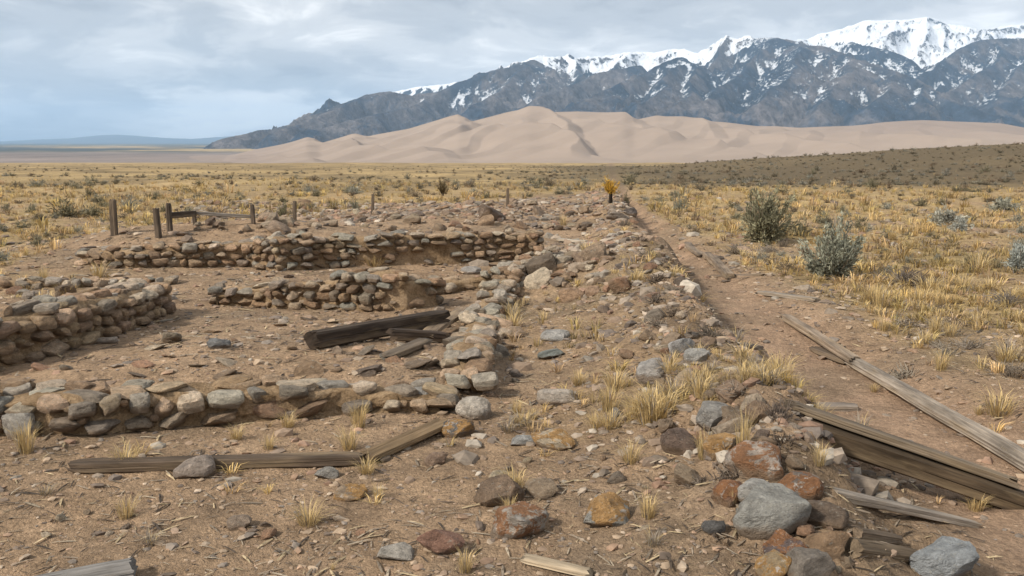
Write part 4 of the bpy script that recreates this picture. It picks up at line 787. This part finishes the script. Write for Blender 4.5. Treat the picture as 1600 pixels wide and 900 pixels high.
rubble(55, lambda: (R.gauss(890, 38), R.gauss(425, 18)), 0.095, 'stone of the dark rubble heap at the back corner of the room', 'rubble heap stones', 0.5, cols=DRK + TOP_COL[:3])
rubble(110, lambda: (R.uniform(300, 960), R.uniform(318, 362)), 0.115, 'loose stone in the low rubble beyond the back cobble wall', 'rubble beyond the back wall', 0.5, cols=DRK + [(0.3, .25, .2)])
rubble(26, lambda: (R.uniform(-20, 240), R.uniform(436, 480)), 0.085, 'loose stone on the earth behind the tan block wall', 'stones behind the tan block wall', 0.7, cols=DRK + TOP_COL)
rubble(60, lambda: (R.uniform(60, 700), R.uniform(495, 590)), 0.075, 'small flat stone on the floor of the room', 'stones on the room floor', 0.8, cols=TOP_COL + DRK + DRK, name='floor_stone', flat=(0.12, 0.35))
rubble(30, lambda: (R.uniform(790, 1080), R.uniform(460, 760)), 0.05, 'small stone on thin grass between double cobble row and bank', 'stones beside the bank', 0.8)
rubble(26, lambda: (R.uniform(20, 1100), R.uniform(690, 890)), 0.032, 'small stone on the open gravel in front of the cobble wall', 'small stones on the gravel', 0.8, name='small_stone', cols=DRK, flat=(0.2, 0.6))
rubble(40, lambda: (lambda v: (float(np.interp(v, [440, 590], [800, 745])) + R.gauss(0, 16), v))(R.uniform(430, 600)), 0.075, 'loose grey cobble fallen beside the double row of cobbles', 'cobbles beside the double row', 0.5, cols=TOP_COL, name='fallen_cobble')

def world_pts(n, y0, y1, spread=0.80):
    y = np.exp(rng.uniform(math.log(y0), math.log(y1), n)); x = rng.uniform(-1, 1, n) * spread * (y + 3); return x, y
def small_rock(seed):
    me = rock_mesh('t', seed, 1, 0.9); v = np.array([tuple(q.co) for q in me.vertices]); f = np.array([tuple(p.vertices) for p in me.polygons]); bpy.data.meshes.remove(me); return v, f, None
PT = [small_rock(2000 + i) for i in range(6)]
PC = np.array([(0.33, 0.245, 0.17), (0.25, 0.18, 0.13), (0.37, 0.29, 0.215), (0.15, 0.115, 0.09), (0.30, 0.20, 0.135), (0.28, 0.20, 0.14), (0.20, 0.165, 0.135)])
x, y = world_pts(46000, 3.0, 26); u, v = proj0(x, y); kp = rng.random(len(x)) < (0.35 + 0.75 * sst(0.4, 0.62, 0.5 + 0.5 * fbm(x / 0.9, y / 0.7, 4, 99))) * (1 - 0.6 * np.exp(-path_off(u, v) ** 4)); x, y = x[kp], y[kp]; P = np.stack([x, y, H(x, y)], 1); n = len(x)
s = np.minimum(rng.lognormal(math.log(0.0105), 0.6, n), 0.05) * np.clip(y / 6, 0.8, 2.2)
scl = np.stack([s, s * rng.uniform(.5, .9, n), s * rng.uniform(.18, .45, n)], 1); P[:, 2] += scl[:, 2] * 0.3
VV, FF, CC = scatter(PT, P, rng.uniform(0, 6.3, n), scl, rng.integers(0, 6, n), rng.normal(0, .2, n), PC[rng.integers(0, len(PC), n)] * rng.uniform(.75, 1.2, (n, 1)))
g = add('gravel', mesh_np('gravel', VV, FF, M_PEB, CC, False)); tag(g, 'brown gravel and stone chips strewn over the bare ground', 'gravel', kind='stuff')
# twig and bark litter
lv = np.array([(-1, -.05, 0), (-1, .05, 0), (-.2, -.08, .10), (-.2, .08, .08), (.4, -.06, .13), (.4, .07, .12), (1, 0, .02), (0, 0, .16)], float); lf = np.array([(0, 1, 3), (0, 3, 2), (2, 3, 5), (2, 5, 4), (4, 5, 6), (2, 7, 4), (3, 5, 7)])
x, y = world_pts(42000, 3.0, 24); u, v = proj0(x, y); bo = np.exp(-((u - np.interp(v, BV, BU)) * y / FPX / 1.1) ** 2); keep = rng.random(len(x)) < (0.42 + 0.58 * bo) * (np.abs(path_off(u, v)) > 0.8) * (0.4 + 0.9 * sst(0.4, 0.6, 0.5 + 0.5 * fbm(x / 0.7, y / 0.7, 4, 101))); x, y = x[keep], y[keep]; n = len(x)
P = np.stack([x, y, H(x, y) + 0.004], 1); s = rng.lognormal(math.log(0.035), 0.6, n) * np.clip(y / 7, .8, 1.8); s = np.minimum(s, np.clip(0.02 + y * 0.011, 0.05, 0.2))
LC = np.array([(0.22, 0.175, 0.13), (0.10, 0.075, 0.055), (0.30, 0.245, 0.18), (0.40, 0.31, 0.19), (0.06, 0.047, 0.037)])
VV, FF, CC = scatter([(lv, lf, None)], P, rng.uniform(0, 6.3, n), np.stack([s, s * 1.2, s * 0.8], 1), np.zeros(n, int), rng.normal(0, .15, n), LC[rng.integers(0, 5, n)] * rng.uniform(.7, 1.2, (n, 1)))
g = add('twig_litter', mesh_np('twig_litter', VV, FF, M_PEB, CC, False)); tag(g, 'twigs and bark litter lying over the bare ground and bank', 'litter', kind='stuff')
# rubble spread too fine to pick apart
x, y = world_pts(30000, 4.2, 34, 0.42); u, v = proj0(x, y)
w_ = (np.abs(path_off(u, v)) > 1.0) * np.exp(-((u - np.interp(v, BV, BU)) * y / FPX / 0.7) ** 2) * .7 + np.exp(-((u - 890) / 70) ** 2 - ((v - 425) / 28) ** 2) + 0.8 * ((v < 364) & (v > 312) & (u > 280) & (u < 980)) + 0.03
kp = rng.random(len(x)) < w_; x, y = x[kp], y[kp]; n = len(x); P = np.stack([x, y, H(x, y)], 1); s = np.minimum(rng.lognormal(math.log(0.034), .5, n) * np.clip(y / 9, .7, 1.8), .16)
VV, FF, CC = scatter([small_rock(2100 + i) for i in range(6)], P, rng.uniform(0, 6.3, n), np.stack([s, s * rng.uniform(.5, .9, n), s * rng.uniform(.3, .7, n)], 1), rng.integers(0, 6, n), rng.normal(0, .3, n), np.array(DRK)[rng.integers(0, len(DRK), n)] * rng.uniform(.55, 1.05, (n, 1)))
g = add('rubble', mesh_np('rubble', VV, FF, M_PEB, CC, False)); tag(g, 'small broken rubble covering the bank and the far ruin mounds', 'rubble', kind='stuff')
# grass cover
GT = [tuft_template(400 + i, 22, 1.0, 0.75, 0.022, 0.9, 0.16, (0.60, 0.435, 0.205)) for i in range(8)]
x, y = world_pts(34000, 4.0, 75, 0.72); d = grass_density(x, y) * (0.12 + 1.1 * sst(0.42, 0.62, 0.5 + 0.5 * fbm(x / 1.7, y / 1.7, 4, 73))) * (1 - 0.8 * sst(40, 75, y)) * (1 - 0.85 * sst(-3, 14, x) * sst(40, 52, y)); kp = rng.random(len(x)) < d; x, y = x[kp], y[kp]
n = len(x); hg = rng.lognormal(math.log(.11), .4, n) * np.clip(0.75 + y / 60, .7, 1.3); P = np.stack([x, y, H(x, y)], 1); sw = hg * rng.uniform(.9, 1.8, n)
tint = (0.9 + 0.35 * fbm(x / 4, y / 4, 3, 79))[:, None] * rng.uniform(.6, 1.2, (n, 1)) * np.stack([rng.uniform(.95, 1.05, n), rng.uniform(.95, 1.03, n), rng.uniform(.8, 1.15, n)], 1)
order = np.argsort(-(hg / y)); ind = order[:160]; rest = order[160:]
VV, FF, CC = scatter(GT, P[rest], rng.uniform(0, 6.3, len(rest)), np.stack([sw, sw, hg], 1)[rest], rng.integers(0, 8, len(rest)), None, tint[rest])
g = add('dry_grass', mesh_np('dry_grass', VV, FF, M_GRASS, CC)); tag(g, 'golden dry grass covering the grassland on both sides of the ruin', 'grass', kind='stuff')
for j in ind:
    o = add('grass_clump', R.choice(TUFT_ME + GREY_ME[:1]), P[j], (0, 0, R.uniform(0, 6)), (sw[j], sw[j], hg[j])); uu, vv = (float(q) for q in proj0(P[j, 0], P[j, 1])); wh = 'on the rubble bank beside the dirt path' if uu > 960 and float(path_off(uu, vv)) < -0.8 else 'on the sandy ground right of the dirt path' if uu > 960 else 'on thin soil between the double cobble row and the bank' if uu > 780 else 'on the gravel around the front cobble wall'
    tag(o, 'small dry straw grass clump ' + wh, 'grass', 'small grass clumps ' + wh)
# low sagebrush of the plain
def bush_template(seed, nl=130):
    r = np.random.default_rng(seed); nc = 16; cd = r.normal(0, 1, (nc, 3)); cd[:, 2] = np.abs(cd[:, 2]) * 1.1 + .15; cd /= np.linalg.norm(cd, axis=1)[:, None]; cd *= r.uniform(.45, .95, (nc, 1)); k = r.integers(0, nc, nl)
    c = cd[k] * r.uniform(.12, 1.0, (nl, 1)) + r.normal(0, .11, (nl, 3)); ax = cd[k] + r.normal(0, .35, (nl, 3)); ax /= np.linalg.norm(ax, axis=1)[:, None]
    s1 = np.cross(ax, r.normal(0, 1, (nl, 3))); s1 /= np.linalg.norm(s1, axis=1)[:, None]; ll = r.uniform(.16, .34, (nl, 1)) * (130 / nl) ** .35
    V = np.stack([c - ax * ll * .6, c + s1 * ll * .26, c + ax * ll * .7], 1).reshape(-1, 3); V[:, 2] = np.maximum(V[:, 2], -0.05)
    st = np.stack([np.tile([[0, 0, -.05]], (nc, 1)) + r.normal(0, .03, (nc, 3)), np.tile([[.05, 0, -.05]], (nc, 1)), cd * .95], 1).reshape(-1, 3); V = np.concatenate([V, st])
    return V, np.arange(len(V)).reshape(-1, 3), np.concatenate([np.repeat(r.uniform(.6, 1.35, (nl, 1)) * r.uniform(.75, 1.25, nc)[k][:, None] * np.ones((1, 3)), 3, 0), np.full((nc * 3, 3), .8)])
BT = [bush_template(600 + i) for i in range(6)]
x, y = world_pts(11000, 13, 420, 0.70); u, v = proj0(x, y); sc = 0.5 + 0.5 * fbm(x / 9, y / 9, 5, 81, 0.6); kn = sst(-3, 14, x) * sst(40, 54, y)
kp = (rng.random(len(x)) < np.clip(grass_density(x, y), 0, 1) * (0.17 + 0.28 * sst(.45, .62, sc) * sst(15, 60, y) + 0.9 * kn)) & (np.abs(path_off(u, v)) > 1.6)
x, y = x[kp], y[kp]; n = len(x); P = np.stack([x, y, H(x, y)], 1)
wd = rng.lognormal(math.log(0.22), .38, n) * np.clip(.7 + y / 90, .7, 1.25); ht = wd * rng.uniform(.6, 1.0, n)
bc = np.array([(0.135, 0.120, 0.085), (0.11, 0.092, 0.062), (0.160, 0.150, 0.122), (0.13, 0.098, 0.066), (0.09, 0.076, 0.052)])[rng.integers(0, 5, n)] * rng.uniform(1.2, 1.75, (n, 1))
order = np.argsort(-(wd / y)); ind = order[:220]; rest = order[220:]
VV, FF, CC = scatter(BT, P[rest], rng.uniform(0, 6.3, len(rest)), np.stack([wd, wd, ht], 1)[rest], rng.integers(0, 6, len(rest)), None, bc[rest])
g = add('sagebrush_cover', mesh_np('sagebrush_cover', VV, FF, M_LEAF, CC, False)); tag(g, 'low dark sagebrush covering the knoll and the plain', 'shrubs', kind='stuff')
BC = [((0.20, 0.185, 0.125), 'grey olive'), ((0.26, 0.25, 0.20), 'pale silvery grey'), ((0.165, 0.145, 0.09), 'dark olive'), ((0.18, 0.14, 0.095), 'brownish')]; BIG = []
for i in range(8):
    tv, tf, tq = bush_template(650 + i, 420); BIG.append(mesh_np('low_sagebrush', tv, tf, M_LEAF, tq * np.array([BC[i % 4][0]]), False))
for j in ind:
    i = R.randrange(8); cn = BC[i % 4][1]; uu, vv = (float(q) for q in proj0(P[j, 0], P[j, 1]))
    where = 'on the gold grassland beside the dirt path' if uu > 1000 and P[j, 1] < 45 else 'on the dark knoll' if P[j, 0] > 5 else 'on the gold plain around the fence posts'
    o = add('low_sagebrush', BIG[i], P[j], (0, 0, R.uniform(0, 6)), (wd[j], wd[j] * R.uniform(.8, 1.1), ht[j])); tag(o, 'low rounded ' + cn + ' sagebrush ' + where, 'shrub', 'low ' + cn + ' sagebrush ' + where)

# ------------------------------------------------------------------ haze
hm = bpy.data.materials.new('haze'); hm.use_nodes = True; t = hm.node_tree; t.nodes.clear(); ho = nd(t, 'ShaderNodeOutputMaterial'); pv = nd(t, 'ShaderNodeVolumePrincipled')
pv.inputs['Color'].default_value = (0.48, 0.71, 1.0, 1); pv.inputs['Density'].default_value = 2.6e-5; pv.inputs['Anisotropy'].default_value = 0.0; t.links.new(pv.outputs[0], ho.inputs['Volume'])
bm = bmesh.new(); bmesh.ops.create_cube(bm, size=1.0)
lo, hi = Vector((-70000, -3000, -80)), Vector((70000, 61500, 2650))
for v_ in bm.verts: v_.co = Vector([lo[i] + (hi[i] - lo[i]) * (v_.co[i] + .5) for i in range(3)])
me = bpy.data.meshes.new('haze'); bm.to_mesh(me); bm.free(); me.materials.append(hm)
tag(add('haze', me), 'pale blue haze in the air over the valley', 'haze', kind='stuff')
